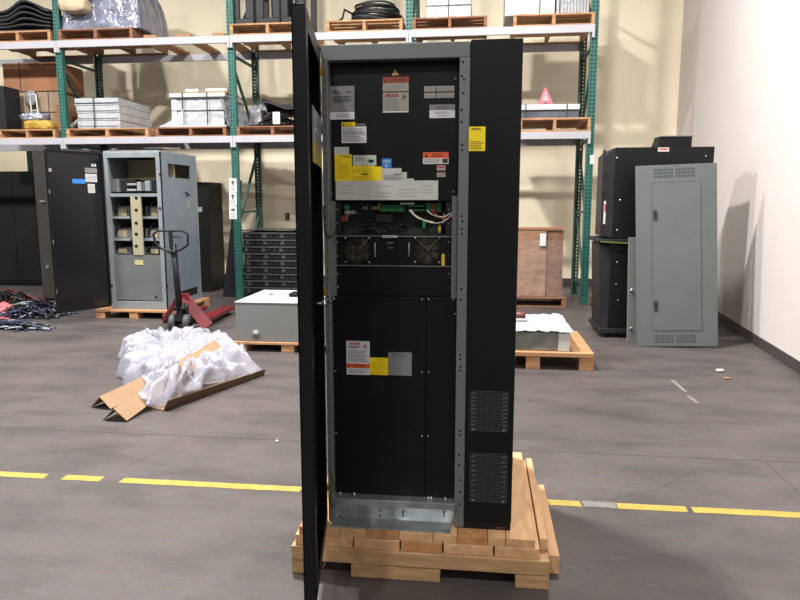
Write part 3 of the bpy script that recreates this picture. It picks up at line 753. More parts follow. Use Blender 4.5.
# wall outlet
x0, x1, z0, z1 = R(285.3, 213, 289.5, 220.5, 12.39); t = thing('wall_outlet', 'small dark wall outlet on the cream wall above the stacked trays', 'outlet', ((x0+x1)/2, 12.395, z0))
box1('cover_plate', t, x0, x1, 12.39, 12.4, z0, z1, mat('outlet_brown', '#3a342c', .5), .002); m = MB()
for zz in (.3, .7): m.box(x0+.025, x1-.025, 12.386, 12.39, z0+(z1-z0)*(zz-.09), z0+(z1-z0)*(zz+.09), BEIGE)
m.build('socket', t)

# ------------------------------------------------------------------ pallet jack
j = thing('pallet_jack', 'red pallet jack with black handle standing before the grey cabinet', 'pallet jack', (-3.54, 7.4, 0))
ja = math.radians(4); JX = Matrix.Translation((-3.50, 7.42, 0)) @ Matrix.Rotation(ja, 4, 'Z')
def JM():
    m = MB(); m.xf = JX; return m
m = JM()
for s in (-1, 1):
    m.bar((s*.19, .18, .10), (s*.19, 1.25, .075), .16, .05, RED)
    f = m.build('fork', j, .006)
    w_ = JM(); w_.cyl((s*.19-.04, 1.1, .04), (s*.19+.04, 1.1, .04), .038, TYRE, 14); w_.build('load_roller', f)
    m = JM()
m = JM()
m.hull([(-.27, .1, .06), (.27, .1, .06), (.27, .2, .06), (-.27, .2, .06)], [(-.27, .12, .13), (.27, .12, .13), (.27, .2, .13), (-.27, .2, .13)], RED)
for s in (-1, 1): m.bar((s*.25, .1, .1), (s*.04, .1, .40), .07, .045, RED)
m.bar((-.07, .1, .40), (.07, .1, .40), .06, .06, RED)
m.build('carriage', j, .004)
m = JM(); m.bar((.02, .08, .39), (.32, -.0, .05), .13, .012, RED, up=(0,-1,.6)); m.build('battery_plate', j)
m = JM(); m.cyl((0, 0, .12), (0, 0, .30), .045, BLACKM, 16); m.cyl((.07, .0, .2), (.07, 0, .33), .025, BLACKM, 12); m.box(-.09, .09, -.06, .1, .12, .19, BLACKM); m.cyl((0, 0, .3), (0, 0, .37), .02, SCREW, 12)
m.cyl((-.07, -.03, .27), (.07, -.03, .27), .03, BLACKM, 12); m.build('hydraulic_pump', j)
for s in (-1, 1):
    m = JM(); m.cyl((s*.085-.028, -.02, .1), (s*.085+.028, -.02, .1), .1, TYRE, 24); m.cyl((s*.085-.031, -.02, .1), (s*.085+.031, -.02, .1), .045, BLACKM, 14); m.build('steer_wheel', j)
m = JM(); m.tube([(0, -.03, .27), (-.015, -.08, 1.02)], .036, BLACKM, 10); m.build('handle_shaft', j)
m = JM()
loop = [(0, .92), (.13, .98), (.19, 1.02), (.2, 1.14), (.15, 1.18), (-.15, 1.18), (-.2, 1.14), (-.19, 1.04), (-.13, .98), (0, .92)]
pts = []
for k in range(len(loop)-1):
    a_, b_ = Vector(loop[k]), Vector(loop[k+1])
    for i in range(3): q = a_.lerp(b_, i/3); pts.append((q.x-.02, -.12-(q.y-1)*.1, q.y))
pts.append((-.02, -.11, .92)); m.tube(pts, .014, BLACKM, 8); m.bar((-.02, -.13, .98), (-.02, -.14, 1.18), .05, .03, BLACKM); m.tube([(.0, -.14, 1.11), (.11, -.14, 1.11)], .008, BLACKM, 6); m.build('handle_loop', j)

# ------------------------------------------------------------------ plastic film and cardboard on the floor
def angle_post(p0, p1, w, t_, m_, label, name='corner_post', r0=0.):
    p0, p1 = Vector(p0), Vector(p1); d = (p1-p0).normalized(); s = Vector((0,0,1)).cross(d).normalized(); u = d.cross(s)
    # V profile, ridge up
    a1 = (s*math.cos(.75+r0)-u*math.sin(.75+r0)); a2 = (-s*math.cos(.75-r0)-u*math.sin(.75-r0))
    m = MB()
    for a_ in (a1, a2):
        nrm = a_.cross(d).normalized()*t_
        ring0 = [p0, p0+a_*w, p0+a_*w+nrm, p0+nrm]; ring1 = [p1, p1+a_*w, p1+a_*w+nrm, p1+nrm]
        m.hull(ring0, ring1, m_)
    return tag(m.build(name, None, .0, loc=(p0+p1)/2), label, 'cardboard post', 'cardboard corner posts on the floor')
w_ = .125; hz = w_*math.sin(.75)+.006
p0 = fl(103, 401, hz); p1 = fl(203, 338, .30)
angle_post(fl(99, 397, hz), fl(200, 350, .2), w_, .006, CARD, 'tan cardboard corner post, left one of the two pointing out of the film')
angle_post(fl(113, 409, hz), fl(214, 340, .27), w_, .006, CARD, 'tan cardboard corner post, front one of the two pointing out of the film')
m = MB(); q0 = fl(164, 411); q1 = fl(264, 375)
d = (q1-q0).normalized(); s = Vector((-d.y, d.x, 0))
m.hull([q0, q1, q1+s*.008, q0+s*.008], [q0+Vector((0,0,.085))-s*.05, q1+Vector((0,0,.055))-s*.02, q1+Vector((0,0,.055))-s*.012, q0+Vector((0,0,.085))-s*.042], CARDE)
m.hull([q0+Vector((0,0,.001)), q1+Vector((0,0,.001)), q1+s*.14+Vector((0,0,.001)), q0+s*.14+Vector((0,0,.001))], [q0+Vector((0,0,.008)), q1+Vector((0,0,.008)), q1+s*.14+Vector((0,0,.008)), q0+s*.14+Vector((0,0,.008))], CARD)
tag(m.build('edge_board', None, loc=(q0+q1)/2), 'long dark brown edge board lying along the front of the plastic film', 'edge board')
FILMW = mat('crumpled_film', '#b8b8c6', .16, alpha=.36, bump=.5, bscale=7, coat=.6)
def film_pile(label, outline, peak, hmax, seed, name='plastic_film', n=46, power=.5, over=None):
    """crumpled film: polar sheet from outline (floor points) with ridged folds."""
    c = Vector(peak); m = MB(); O = [Vector(p) for p in outline]; K = len(O)
    def edge(u):
        f = u*K; i = int(f)%K; k = f-int(f); return O[i].lerp(O[(i+1)%K], k)
    def fn(u, v):
        e = edge(u % 1.0); p = c.lerp(Vector((e.x, e.y, 0)), v)
        a_ = u*2*PI; q = Vector((math.cos(a_)*2.2*v, math.sin(a_)*2.2*v, seed))
        h = (1-v**2.2)
        q2 = Vector((math.cos(a_)*2.3, math.sin(a_)*2.3, v*1.3+seed)); q3 = Vector((math.cos(a_)*5.2, math.sin(a_)*5.2, v*2.4+seed*2))
        rd = ((1-2.4*abs(mn.noise(q2)))*.13+(1-2.2*abs(mn.noise(q3)))*.055)*min(1, v*2.2)+(1-2*abs(mn.noise(q*3.1)))*.018+.03
        z = hmax*h**power+rd*min(1, h*4+.15)+.004
        z = max(.004, z)
        if over: z = max(z, over(p))
        j_ = mn.noise(q*3+Vector((9,1,1)))*.07*v
        return (p.x+j_, p.y+j_*.5, z)
    m.grid(n*3, n, fn, FILMW, True)
    return tag(m.build(name, None, loc=(c.x, c.y, 0), solid=.0015), label, 'plastic film')
f3 = lambda x, y, z=0.: fl(x, y, z)
# the boards under the film: film height must clear them
A1, B1 = fl(99, 397, hz), fl(200, 350, .2); A2, B2 = fl(113, 409, hz), fl(214, 340, .27)
def over(p):
    best = .004
    for A_, B_ in ((A1, B1), (A2, B2)):
        d2 = Vector((B_.x-A_.x, B_.y-A_.y)); w2 = Vector((p.x-A_.x, p.y-A_.y)); t_ = w2.dot(d2)/d2.length_squared
        if 0 <= t_ <= .5:
            dist = (w2-d2*t_).length
            if dist < .14: best = max(best, A_.z+(B_.z-A_.z)*t_+.012-max(0, dist-.02)*.9)
    return best
film_pile('crumpled clear-white plastic film heaped over the two cardboard posts', [f3(118, 385), f3(120, 374), f3(140, 366), f3(165, 358), f3(205, 352), f3(228, 352), f3(246, 362), f3(258, 374), f3(240, 381), f3(215, 386), f3(185, 396), f3(168, 408), f3(145, 413), f3(141, 408), f3(150, 396)], tuple(f3(195, 374)), .05, 3, over=over)
film_pile('bulging crumpled plastic film heap behind the cardboard posts, towards the pallet jack', [f3(122, 366), f3(121, 358), f3(145, 348), f3(175, 346), f3(215, 348), f3(240, 356), f3(230, 366), f3(190, 374), f3(150, 372)], tuple(f3(175, 360)), .03, 17)
# debris
p = fl(720, 372); m = MB(); m.blob((p.x, p.y, .014), (.035, .02, .014), FOAM, .6, 6, .3, 3, 1)
tag(m.build('paper_scrap', None, loc=p), 'small white paper scrap on the floor near the right wall', 'scrap')
p = fl(727, 379); m = MB(); m.blob((p.x, p.y, .008), (.03, .012, .008), CARD, .6, 6, .3, 3, 2)
tag(m.build('cardboard_scrap', None, loc=p), 'tiny tan cardboard scrap just in front of the white scrap', 'scrap')
p = fl(277, 442); m = MB(); m.blob((p.x, p.y, .006), (.01, .01, .006), FOAM, .8, 6, .3, 3, 2)
tag(m.build('paper_scrap', None, loc=p), 'tiny white speck of paper on the floor left of the cabinet door', 'scrap')
FADE = mat('faded_marking', '#77706a', .6, var=.1, scale=12)
def mark(a, b, w, label, sd):
    m = MB(); p, q = fl(*a), fl(*b); d = (q-p).normalized(); s = Vector((-d.y, d.x, 0))
    n_ = 10; vs = []; fs = []
    for i in range(n_+1):
        c_ = p.lerp(q, i/n_); k = w*(.6+.6*mn.noise(Vector((i*.9, sd, 0))))
        for z in (.0002, .0012): vs += [c_+s*k/2+Vector((0,0,z)), c_-s*k/2+Vector((0,0,z))]
    for i in range(n_):
        k = 4*i; fs += [(k+2, k+3, k+7, k+6), (k, k+2, k+6, k+4), (k+1, k+5, k+7, k+3)]
    m.add(vs, fs, FADE); tag(m.build('tape_residue'), label, 'tape residue', 'pale tape residue on the floor')
mark((672, 380), (686, 392), .05, 'pale streak of tape residue, farther one in front of the grey panels', 1); mark((688, 396), (698, 403), .05, 'short pale streak of tape residue, nearer one in front of the grey panels', 5)

# ------------------------------------------------------------------ grey enclosure on pallet (left of door)
zt6 = .5; ex0, ex1 = -2.46, -1.42; ey0, ey1 = 6.45, 7.38
pallet(P4, ex0-.02, ex1+.06, 6.42, 7.45, 0, .1, 'light wooden pallet under the low grey enclosure', 'pallets on the floor')
t = thing('grey_enclosure', 'low light grey metal enclosure on a pallet beside the open cabinet door', 'enclosure', ((ex0+ex1)/2, ey0, .101))
box1('body', t, ex0, ex1, ey0, ey1, .101, zt6-.004, GREYE, .006)
box1('lid', t, ex0-.006, ex1+.006, ey0-.006, ey1+.006, zt6-.004, zt6+.006, mat('lid_pale_grey', '#b4bac0', .4, .1), .003)
p = at(256, 334, ey0); m = MB(); m.cyl((p.x, ey0-.008, p.z), (p.x, ey0, p.z), .042, GREYE, 24); m.cyl((p.x, ey0-.011, p.z), (p.x, ey0, p.z), .022, GREYE, 20); m.build('knockout', t)
# lettering mark on the lid (black strokes and a pink patch)
m = MB(); zq = zt6+.0075
p = fl(275, 295, zq)
m.add([(p.x-.13+a_, p.y+b_, zq) for a_, b_ in ((0,0), (.02,0), (.07,.13), (.05,.13))], [(0,1,2,3)], INK)
m.add([(p.x-.07+a_, p.y+b_, zq) for a_, b_ in ((0,0), (.02,0), (.07,.13), (.05,.13))], [(0,1,2,3)], INK)
m.add([(p.x-.09+a_, p.y+b_, zq) for a_, b_ in ((0,.05), (.05,.05), (.06,.08), (.01,.08))], [(0,1,2,3)], INK)
m.add([(p.x+.0+a_, p.y+b_, zq) for a_, b_ in ((0,0), (.03,0), (.08,.13), (.05,.13))], [(0,1,2,3)], SIGNR)
m.add([(p.x+.0+a_, p.y+b_, zq) for a_, b_ in ((.05,.1), (.14,.1), (.15,.13), (.06,.13))], [(0,1,2,3)], SIGNR)
m.add([(p.x+.0+a_, p.y+b_, zq) for a_, b_ in ((.03,.05), (.12,.05), (.13,.075), (.04,.075))], [(0,1,2,3)], SIGNR)
tag(m.build('lid_mark', t), 'black and pink printed mark')
m = MB(); p = fl(290, 297, zt6); m.box(p.x, p.x+.22, p.y-.05, p.y+.16, zt6+.0085, zt6+.045, BLACKD)
tag(m.build('black_block', None, .006), 'black block lying on the lid of the grey enclosure beside the door', 'block')

# ------------------------------------------------------------------ cardboard box under rack, right
a, b = -.25, at(563, 260, 9.75).x; z0 = .15; zt7 = at(540, 230, 9.75).z
pallet(P2, a-.05, b+.06, 9.42+.28, 10.75, 0, .15, 'dark pallet under the big film-wrapped brown carton', 'pallets on the floor')
t = thing('wrapped_carton', 'big brown carton wrapped in clear film under the right rack bay', 'carton', ((a+b)/2, 9.75, z0))
xm = at(546.5, 260, 9.75).x
box1('main_box', t, a, xm, 9.75, 10.02, z0+.002, zt7, KRAFTW, .01); box1('side_box', t, xm+.002, b, 9.77, 10.02, z0+.002, zt7-.01, KRAFTD, .01)
box1('top_board', t, a, b+.01, 9.74, 10.03, zt7, zt7+.03, CARDD, .004)
m = MB(); m.grid(40, 24, lambda u, v: (a-.01+(b-a+.02)*u, 9.735+.012*mn.noise(Vector((u*9, v*9, 0)))-.0*v, z0-.05+(zt7-z0-.1)*v), mat('thin_film', '#eef0f6', .12, alpha=.06, bump=.7, bscale=7)); m.build('film_wrap', t)
x0, x1, z0_, z1_ = R(540, 233.5, 546, 246, 9.7); m = MB().box(x0, x1, 9.715, 9.718, z0_, z1_, WHITE); m.build('packing_slip', t)

# ------------------------------------------------------------------ wrapped low crate on pallet (right of cabinet)
pallet(P4, -.05, 1.02, 6.02, 7.1, 0, .16, 'light wooden pallet under the low plastic-covered crate', 'pallets on the floor')
t = thing('wrapped_crate', 'low white-topped crate in crumpled clear plastic beside the black cabinet', 'crate', (.4, 6.08, .162))
cx0, cx1 = 0.0, .80; zc = .335
box1('body', t, cx0, cx1, 6.09, 6.96, .162, zc, mat('mirror_grey', '#8c918c', .2, .6, var=.3, scale=9, bump=.3, bscale=8), .006)
box1('corner_block', t, cx1-.09, cx1+.012, 6.075, 6.16, .162, zc-.01, PAPER, .004)
m = MB(); m.slab(50, 36, lambda u, v: (cx0-.02+(cx1-cx0+.06)*u, 6.06+.94*v, zc+.006+.022*abs(mn.noise(Vector((u*7, v*6, 3))))+.012*abs(mn.noise(Vector((u*15, v*13, 6))))), .004, mat('white_film', '#a9adb0', .3, var=.12, scale=12, bump=.6, bscale=12), False)
m.build('plastic_cover', t)
p = fl(520, 319, .37); m = MB().blob((p.x, p.y, zc+.075), (.055, .05, .03), mat('maroon', '#5a2a26', .5), .6, 10, .4, 4, 1)
tag(m.build('brown_scrap', None, loc=(p.x, p.y, zc+.04)), 'crumpled dark brown scrap lying on the plastic-covered crate', 'scrap')

# ------------------------------------------------------------------ black cabinets at right wall
def slant(name, par, x0, x1, y0, y1, z0, z1, m_, be=.006): return box1(name, par, x0, x1, y0, y1, z0, z1, m_, be)
Yr = 7.62; kx = 1.0
X0 = at(614, 190, Yr).x; X1 = at(712, 190, Yr).x; zt8 = at(660, 147, Yr).z; zm8 = at(620, 240, Yr).z
t = thing('black_cabinet', 'black steel cabinet lying on another one behind the grey panels', 'cabinet', ((X0+X1)/2, Yr, zm8))
box1('body', t, X0, X1, Yr, Yr+.75, zm8+.012, zt8, BLACK, .006)
m = MB(); m.hull([(X0-.0, Yr, zm8+.03), (X0-.0, Yr+.7, zm8+.03), (X0-.075, Yr+.66, zm8+.03), (X0-.075, Yr+.1, zm8+.03)], [(X0, Yr, zt8), (X0, Yr+.7, zt8), (X0-.075, Yr+.66, zt8-.07), (X0-.075, Yr+.1, zt8-.07)], BLACKM); m.build('side_cover', t, .004)
m = MB(); m.box(X0-.11, X0-.085, Yr+.1, Yr+.14, zm8+.05, zt8-.02, BLACKM); m.box(X0-.115, X0-.08, Yr+.09, Yr+.15, zm8+.5, zm8+.54, BLACKM); m.box(X0-.115, X0-.08, Yr+.09, Yr+.15, zm8+.7, zm8+.74, BLACKM); m.build('side_rail', t)
x0, x1, z0, z1 = R(603.5, 201, 607.5, 224, Yr+.09)
m = MB().box(x0, x1, Yr+.085, Yr+.089, z0, z1, WHITE); m.box(x0+.005, x1-.005, Yr+.083, Yr+.085, z0+(z1-z0)*.55, z1-.03, LRED)
tag(m.build('warning_label', t), 'white and red label')
x0, x1, z0, z1 = R(658, 147.5, 669, 151.5, Yr-.002); m = MB().box(x0, x1, Yr-.003, Yr, z0, z1, WHITE).box(x0+.01, x1-.01, Yr-.004, Yr-.003, z0+.015, z1-.008, ORG); tag(m.build('warning_label', t), 'small white and orange label')
m = MB()
for (a_, b_) in ((706, 156), (617, 158), (617, 230), (620, 200)): p = at(a_, b_, Yr); m.cyl((p.x, Yr-.004, p.z), (p.x, Yr, p.z), .009, SCREW, 10)
m.build('screws', t)
t = thing('black_cabinet', 'lower black steel cabinet on casters under another one beside the grey panels', 'cabinet', ((X0+X1)/2, Yr, 0))
box1('body', t, X0-.0, X1-.02, Yr, Yr+.75, .1, zm8-.03, BLACK, .006)
m = MB(); m.hull([(X0, Yr+.02, .1), (X0, Yr+.7, .1), (X0-.07, Yr+.66, .1), (X0-.07, Yr+.12, .1)], [(X0, Yr+.02, zm8-.05), (X0, Yr+.7, zm8-.05), (X0-.11, Yr+.66, zm8-.05), (X0-.11, Yr+.12, zm8-.05)], BLACKM); m.build('side_cover', t, .004)
box1('top_flange', t, X0-.14, X1, Yr-.03, Yr+.75, zm8-.03, zm8+.01, BLACKM, .004)
box1('base_skid', t, X0-.1, X1-.04, Yr-.04, Yr+.7, .05, .1, BLACKM, .004)
for xx in (X0-.02, X0+.2, X1-.2):
    m = MB().cyl((xx-.02, Yr+.03, .025), (xx+.02, Yr+.03, .025), .025, RUBBER, 12).box(xx-.025, xx+.025, Yr, Yr+.06, .03, .05, BLACKM); m.build('caster', t)
m = MB().bar((X0-.13, Yr-.045, zm8-.015), (X0+.3, Yr-.045, zm8-.04), .01, .016, mat('olive_strap', '#5f6230', .6)); m.build('strap', t)
m = MB()
for (a_, b_) in ((617, 262), (618, 300), (616, 284)): p = at(a_, b_, Yr); m.cyl((p.x, Yr-.004, p.z), (p.x, Yr, p.z), .009, SCREW, 10)
m.build('screws', t)
# black box on top
a, b = at(656, 142, Yr+.2).x, at(690.5, 142, Yr+.2).x
t = thing('black_duct_box', 'small open black sheet metal box on top of the upper black cabinet', 'metal box', ((a+b)/2, Yr+.1, zt8))
zz = zt8+.002; h = at(670, 137, Yr+.15).z-zt8
m = MB(); m.hull([(a, Yr+.15, zz), (b, Yr+.15, zz), (b, Yr+.45, zz), (a-.0, Yr+.45, zz)], [(a+.04, Yr+.15, zz+h), (b, Yr+.15, zz+h), (b, Yr+.45, zz+h), (a+.04, Yr+.45, zz+h)], BLACK); m.build('box_body', t, .004)
box1('rim', t, a+.03, b+.01, Yr+.14, Yr+.46, zz+h, zz+h+.012, GREYM, .002)
# stuff behind rack post at right base
# wires / tarp between
m = MB(); cable_heap(m, 1.75, 9.95, 0, .12, .35, .5, 26, 21, [CARDD, WIREK, SACK], .02)
tag(m.build('scrap_heap', None), 'dim heap of scrap hoses behind the right green upright', 'scrap heap', kind='stuff')

# grey panels leaning
def lean_panel(c0, c1, ztop, lean, th, m_, roll=0.):
    """c0,c1 bottom corners; panel leans back (+y) by lean at the top."""
    d = (c1-c0).normalized(); s = Vector((-d.y, d.x, 0)); up_ = (Vector((0,0,ztop))+s*lean); L_ = up_.length; up_.normalize(); n_ = d.cross(up_).normalized()
    if n_.dot(-c0) < 0: n_ = -n_
    d, up_ = d*math.cos(roll)+up_*math.sin(roll), up_*math.cos(roll)-d*math.sin(roll)
    return c0, d, up_, n_, (c1-c0).length, L_
def pan_box(m, fr, s0, s1, t0, t1, o0, o1, m_):
    c0, d, u_, n_, W_, L_ = fr; f = lambda s, t, o: c0+d*s+u_*t+n_*o
    m.hull([f(s0,t0,o0), f(s1,t0,o0), f(s1,t0,o1), f(s0,t0,o1)], [f(s0,t1,o0), f(s1,t1,o0), f(s1,t1,o1), f(s0,t1,o1)], m_)
c0, c1 = fl(637, 346.5), fl(718, 349); 
fr = lean_panel(c0, c1, 1.875, .22, .02, GREYP, math.radians(2.0)); W_, L_ = fr[4], fr[5]
PG = thing('panelboard_cover', 'tall grey steel panel with louvre slots leaning in front of the black cabinets', 'steel panel', tuple(c0))
m = MB(); pan_box(m, fr, 0, W_, 0, L_, -.018, 0, GREYP); m.build('sheet', PG, .003)
m = MB(); pan_box(m, fr, W_*.20, W_*.80, L_*.09, L_*.905, 0, .004, GREYP); dpan = m.build('door', PG, .0015)
m = MB(); e = .0045
for (s0, s1, t0, t1) in ((.197, .203, .09, .905), (.797, .803, .09, .905), (.197, .803, .088, .0905), (.197, .803, .904, .9065)): pan_box(m, fr, W_*s0, W_*s1, L_*t0, L_*t1, e, e+.0008, mat('shadow_gap', '#4c5452', .7))
m.build('door_seam', PG)
for t0 in (.20, .70):
    m = MB(); pan_box(m, fr, W_*.215, W_*.26, L_*t0, L_*(t0+.055), .004, .014, mat('dark_latch', '#2c3436', .4)); pan_box(m, fr, W_*.225, W_*.25, L_*(t0+.012), L_*(t0+.04), .014, .018, BLACKM); m.build('latch', dpan)
SLOT = mat('slot_dark', '#394244', .8)
for t0, t1 in ((.93, .985), (.022, .068)):
    for s0 in (.23, .50):
        m = MB()
        for i in range(8):
            for k in range(3): s_ = s0+.24*i/8; tt = t0+(t1-t0)*k/3; pan_box(m, fr, W_*s_, W_*(s_+.02), L_*tt, L_*(tt+(t1-t0)/3*.7), .0002, .0012, SLOT)
        m.build('vent_slots', PG)
m = MB()
for s_, tt in ((.5, .992), (.03, .83), (.03, .6), (.03, .35), (.97, .83), (.97, .5), (.5, .012), (.97, .2), (.03, .12)): pan_box(m, fr, W_*s_-.005, W_*s_+.005, L_*tt-.005, L_*tt+.005, 0, .003, INK)
m.build('screws', PG)
c0, c1 = fl(627, 343), fl(700, 342)
fr = lean_panel(c0+Vector((0,.0,0)), c1, 1.13, .09, .02, GREYP)
PB = thing('panelboard_cover', 'shorter grey steel panel with round knobs behind the tall grey panel', 'steel panel', tuple(c0))
m = MB(); pan_box(m, fr, 0, fr[4], 0, fr[5], -.015, 0, GREYE); m.build('sheet', PB, .003)
m = MB()
for tt in (.14, .50): f = fr; c = f[0]+f[1]*.035+f[2]*f[5]*tt; m.cyl(c, c+f[3]*.02, .014, SCREW, 14)
m.build('knob', PB)

# ------------------------------------------------------------------ timber skid under the big cabinet
sk = thing('timber_skid', 'stepped pale timber skid under the big black cabinet', 'timber skid', (-.25, 2.9, 0))
xa, xb = -.745, .285
for x0_, x1_ in ((xa, xa+.06), (-.50, -.14), (xb-.13, xb)): box1('foot_block', sk, x0_, x1_, 2.48, 3.38, 0, .06 if x0_ != -.50 else .06, PINEG, .003)
box1('front_beam', sk, xa, xb, 2.475, 2.56, .0605, .12, PINEG, .003); box1('rear_beam', sk, xa, xb, 3.3, 3.38, .0605, .12, PINE, .003); box1('middle_beam', sk, xa, xb, 2.9, 2.98, .0605, .12, PINE, .003)
edges = [xa+.012, -.62, -.49, -.30, -.13, .07, xb-.035]
for i in range(len(edges)-1): box1('lower_plank', sk, edges[i]+.003, edges[i+1]-.003, 2.485, 3.40, .1205, .165, PINEY if i != 3 else PINEE, .003)
edges = [xa+.03, -.66, -.545, -.44, -.305, -.17, -.075, .045, .115, xb-.055]
for i in range(len(edges)-1): box1('deck_plank', sk, edges[i]+.001, edges[i+1]-.001, 2.487, 3.42, .1655, .2, PINEY if i % 3 else PINEE, .002)
# light strip board on the right
box1('side_rail', sk, xb-.033, xb-.002, 2.56, 3.42, .1205, .17, PINEY, .003)
t = box1('timber_plank', None, .293, .338, 2.60, 3.30, .0, .08, PINEY, .003); 
t.parent = None; tag(t, 'loose pale timber board on the floor against the right side of the skid', 'timber')

# ------------------------------------------------------------------ the big cabinet
YC = 2.55
ups = thing('power_cabinet', 'tall black power cabinet with its door open, standing on the timber skid', 'power cabinet', (-.24, YC, .2005))
Z0 = .2015; ZTOP = at(467, 41, YC).z
xL = at(321, 60, YC).x; xP = at(467.5, 250, YC).x; xR = .1375; YBK = 3.38
m = MB()
m.box(xL, xL+.02, YC+.07, YBK, Z0, ZTOP-.01, BLACK); m.box(xL, xP, YBK-.02, YBK, Z0, ZTOP-.01, BLACK)
m.box(xL, xP, YC+.01, YBK, ZTOP-.01, ZTOP, GREYM); m.box(xL, xP, YC+.07, YBK, Z0, Z0+.02, BLACK); m.build('shell', ups)
def px_box(name, par, x0, y0, x1, y1, Y, d, m_, be=0., label=None):
    a_, b_, c_, e_ = R(x0, y0, x1, y1, Y); return box1(name, par, a_, b_, Y, Y+d, c_, e_, m_, be, label)
tr_ = box1('top_rail', ups, xL, xP-.0, YC, YC+.06, at(395, 59, YC).z, ZTOP, GREYM, .003)
a_, b_ = at(321, 300, YC).x-.0, at(330, 300, YC).x
zlow = at(395, 503, YC).z
xLi = at(328, 120, YC).x
lpost = box1('corner_post', ups, xL, xLi, YC, YC+.05, Z0, at(395, 59, YC).z, GREYM, .003)
xRi = at(457.5, 250, YC).x
m = MB().box(xRi, xP, YC, YC+.05, Z0+.005, at(395, 59, YC).z, GREYM)
for i_, (px_, py_) in enumerate(((463, 62), (462, 76), (464, 79.5), (463.5, 93), (461.5, 110), (461.5, 122), (462, 145), (462, 150), (461.5, 216), (462.5, 221), (461.5, 229), (462, 233.5), (461.5, 289), (461, 299.5), (460.5, 355), (459.8, 359), (460.5, 366.5), (459.8, 370.5), (460, 431), (460, 435), (459, 455), (459, 465), (460, 480), (460, 492), (459.5, 504))):
    p = at(px_, py_, YC); m.cyl((p.x, YC-.0008, p.z), (p.x, YC+.002, p.z), .0042, BLACKD, 12)
rpost = m.build('corner_post', ups)
o = MB()
for py_ in range(72, 495, 9):
    p = at(322.6+.0035*(py_-60)*1.0, py_, YC); o.cyl((xL+.012, YC-.0008, p.z), (xL+.012, YC+.001, p.z), .003, BLACKD, 8)
o.build('punched_holes', lpost)
# inner mounting rails
px_box('mounting_rail', ups, 331, 201, 335.5, 298, YC+.03, .02, GREYM); px_box('mounting_rail', ups, 451.5, 196, 457, 298, YC+.03, .02, GREYM)

YP = YC+.045
def plabel(par, x0, y0, x1, y1, base, items=(), Y=YP, name='label', label=None):
    """flat label; items: (kind, u0, v0, u1, v1, material[, text]) in fractions, v from the top."""
    a_, b_, c_, e_ = R(x0, y0, x1, y1, Y); w_ = b_-a_; h_ = e_-c_
    m = MB().box(a_, b_, Y-.0016, Y, c_, e_, base)
    for n_, it in enumerate(items):
        k, u0, v0, u1, v1, mm_ = it[:6]; yy = Y-.0020-.0004*(k != 'r')
        xa_, xb_, zt_, zb_ = a_+u0*w_, a_+u1*w_, e_-v0*h_, e_-v1*h_
        if k in ('r', 'b'): m.box(xa_, xb_, yy, Y-.001, zb_, zt_, mm_)
        elif k == 'lines':
            n = it[6]; rnd = random.Random(n_*7+int(x0))
            for q in range(n):
                zz = zt_-(zt_-zb_)*(q+.2)/n; m.box(xa_, xb_-(xb_-xa_)*rnd.uniform(0, .25), yy, Y-.001, zz-(zt_-zb_)/n*.45, zz, mm_)
        elif k == 't': m.text(it[6], xa_, zb_, zt_-zb_, yy-.0004, mm_, wmax=xb_-xa_)
        elif k == 'tri': m.add([(xa_, yy, zb_), (xb_, yy, zb_), ((xa_+xb_)/2, yy, zt_)], [(0,1,2)], mm_)
        elif k == 'fig':   # falling figure pictogram
            cx_, cz_ = (xa_+xb_)/2, (zb_+zt_)/2; s_ = (xb_-xa_)/2
            P_ = lambda u, v: (cx_+u*s_, yy, cz_+v*s_)
            for q in (((-.2,.9), (.2,.9), (.2,.55), (-.2,.55)), ((-.35,.5), (.35,.3), (.2,-.2), (-.3,0)), ((.3,.3), (.95,.5), (.95,.3), (.3,.1)), ((-.3,.1), (-.9,-.4), (-.75,-.55), (-.1,-.1)), ((.2,-.1), (.5,-.9), (.25,-.9), (-.1,-.15))):
                m.add([P_(*c) for c in q], [(0,1,2,3)], mm_)
    o = m.build(name, par)
    if label: o['label'] = label
    return o
zpt, zpb = at(395, 60, YP).z, at(395, 201, YP).z
up_ = box1('upper_panel', ups, xLi+.001, xRi-.001, YP, YP+.015, zpb, zpt, BLACK, .001)
plabel(up_, 329.5, 86, 354.5, 119.5, LGREY, [('r', 0, .78, 1, 1, WHITE), ('tri', .2, .1, .32, .18, INK), ('b', .08, .19, .45, .215, INK), ('b', .7, .17, .88, .2, INK), ('lines', .14, .30, .9, .5, INK, 4), ('lines', .15, .55, .4, .72, INKG, 3), ('lines', .55, .52, .92, .72, INKG, 3), ('lines', .25, .84, .85, .95, INKG, 2)], label='silver-grey rating plate with white foot')
plabel(up_, 391.8, 69, 398.8, 75.5, BLACK, [('tri', 0, 0, 1, 1, mat('gold', '#a88a4a', .5)), ('b', .44, .4, .56, .85, INK)], name='hazard_triangle')
plabel(up_, 382.8, 77, 408.7, 112.5, BEIGE, [('r', 0, 0, 1, .17, mat('dull_red', '#8e3a2c', .5)), ('tri', .04, .03, .14, .14, INK), ('t', .25, .04, .9, .13, INK, 'WARNING'), ('lines', .08, .21, .85, .38, INKG, 3), ('b', 0, .405, 1, .43, BLACKD),
       ('r', .12, .47, .6, .56, mat('danger_red', '#8f2f38', .5)), ('t', .2, .485, .55, .545, BEIGE, 'DANGER'), ('fig', .7, .46, .95, .7, INK), ('lines', .06, .6, .68, .94, INKG, 7), ('r', 0, .965, 1, 1, WHITE)], label='beige warning label with red headers')
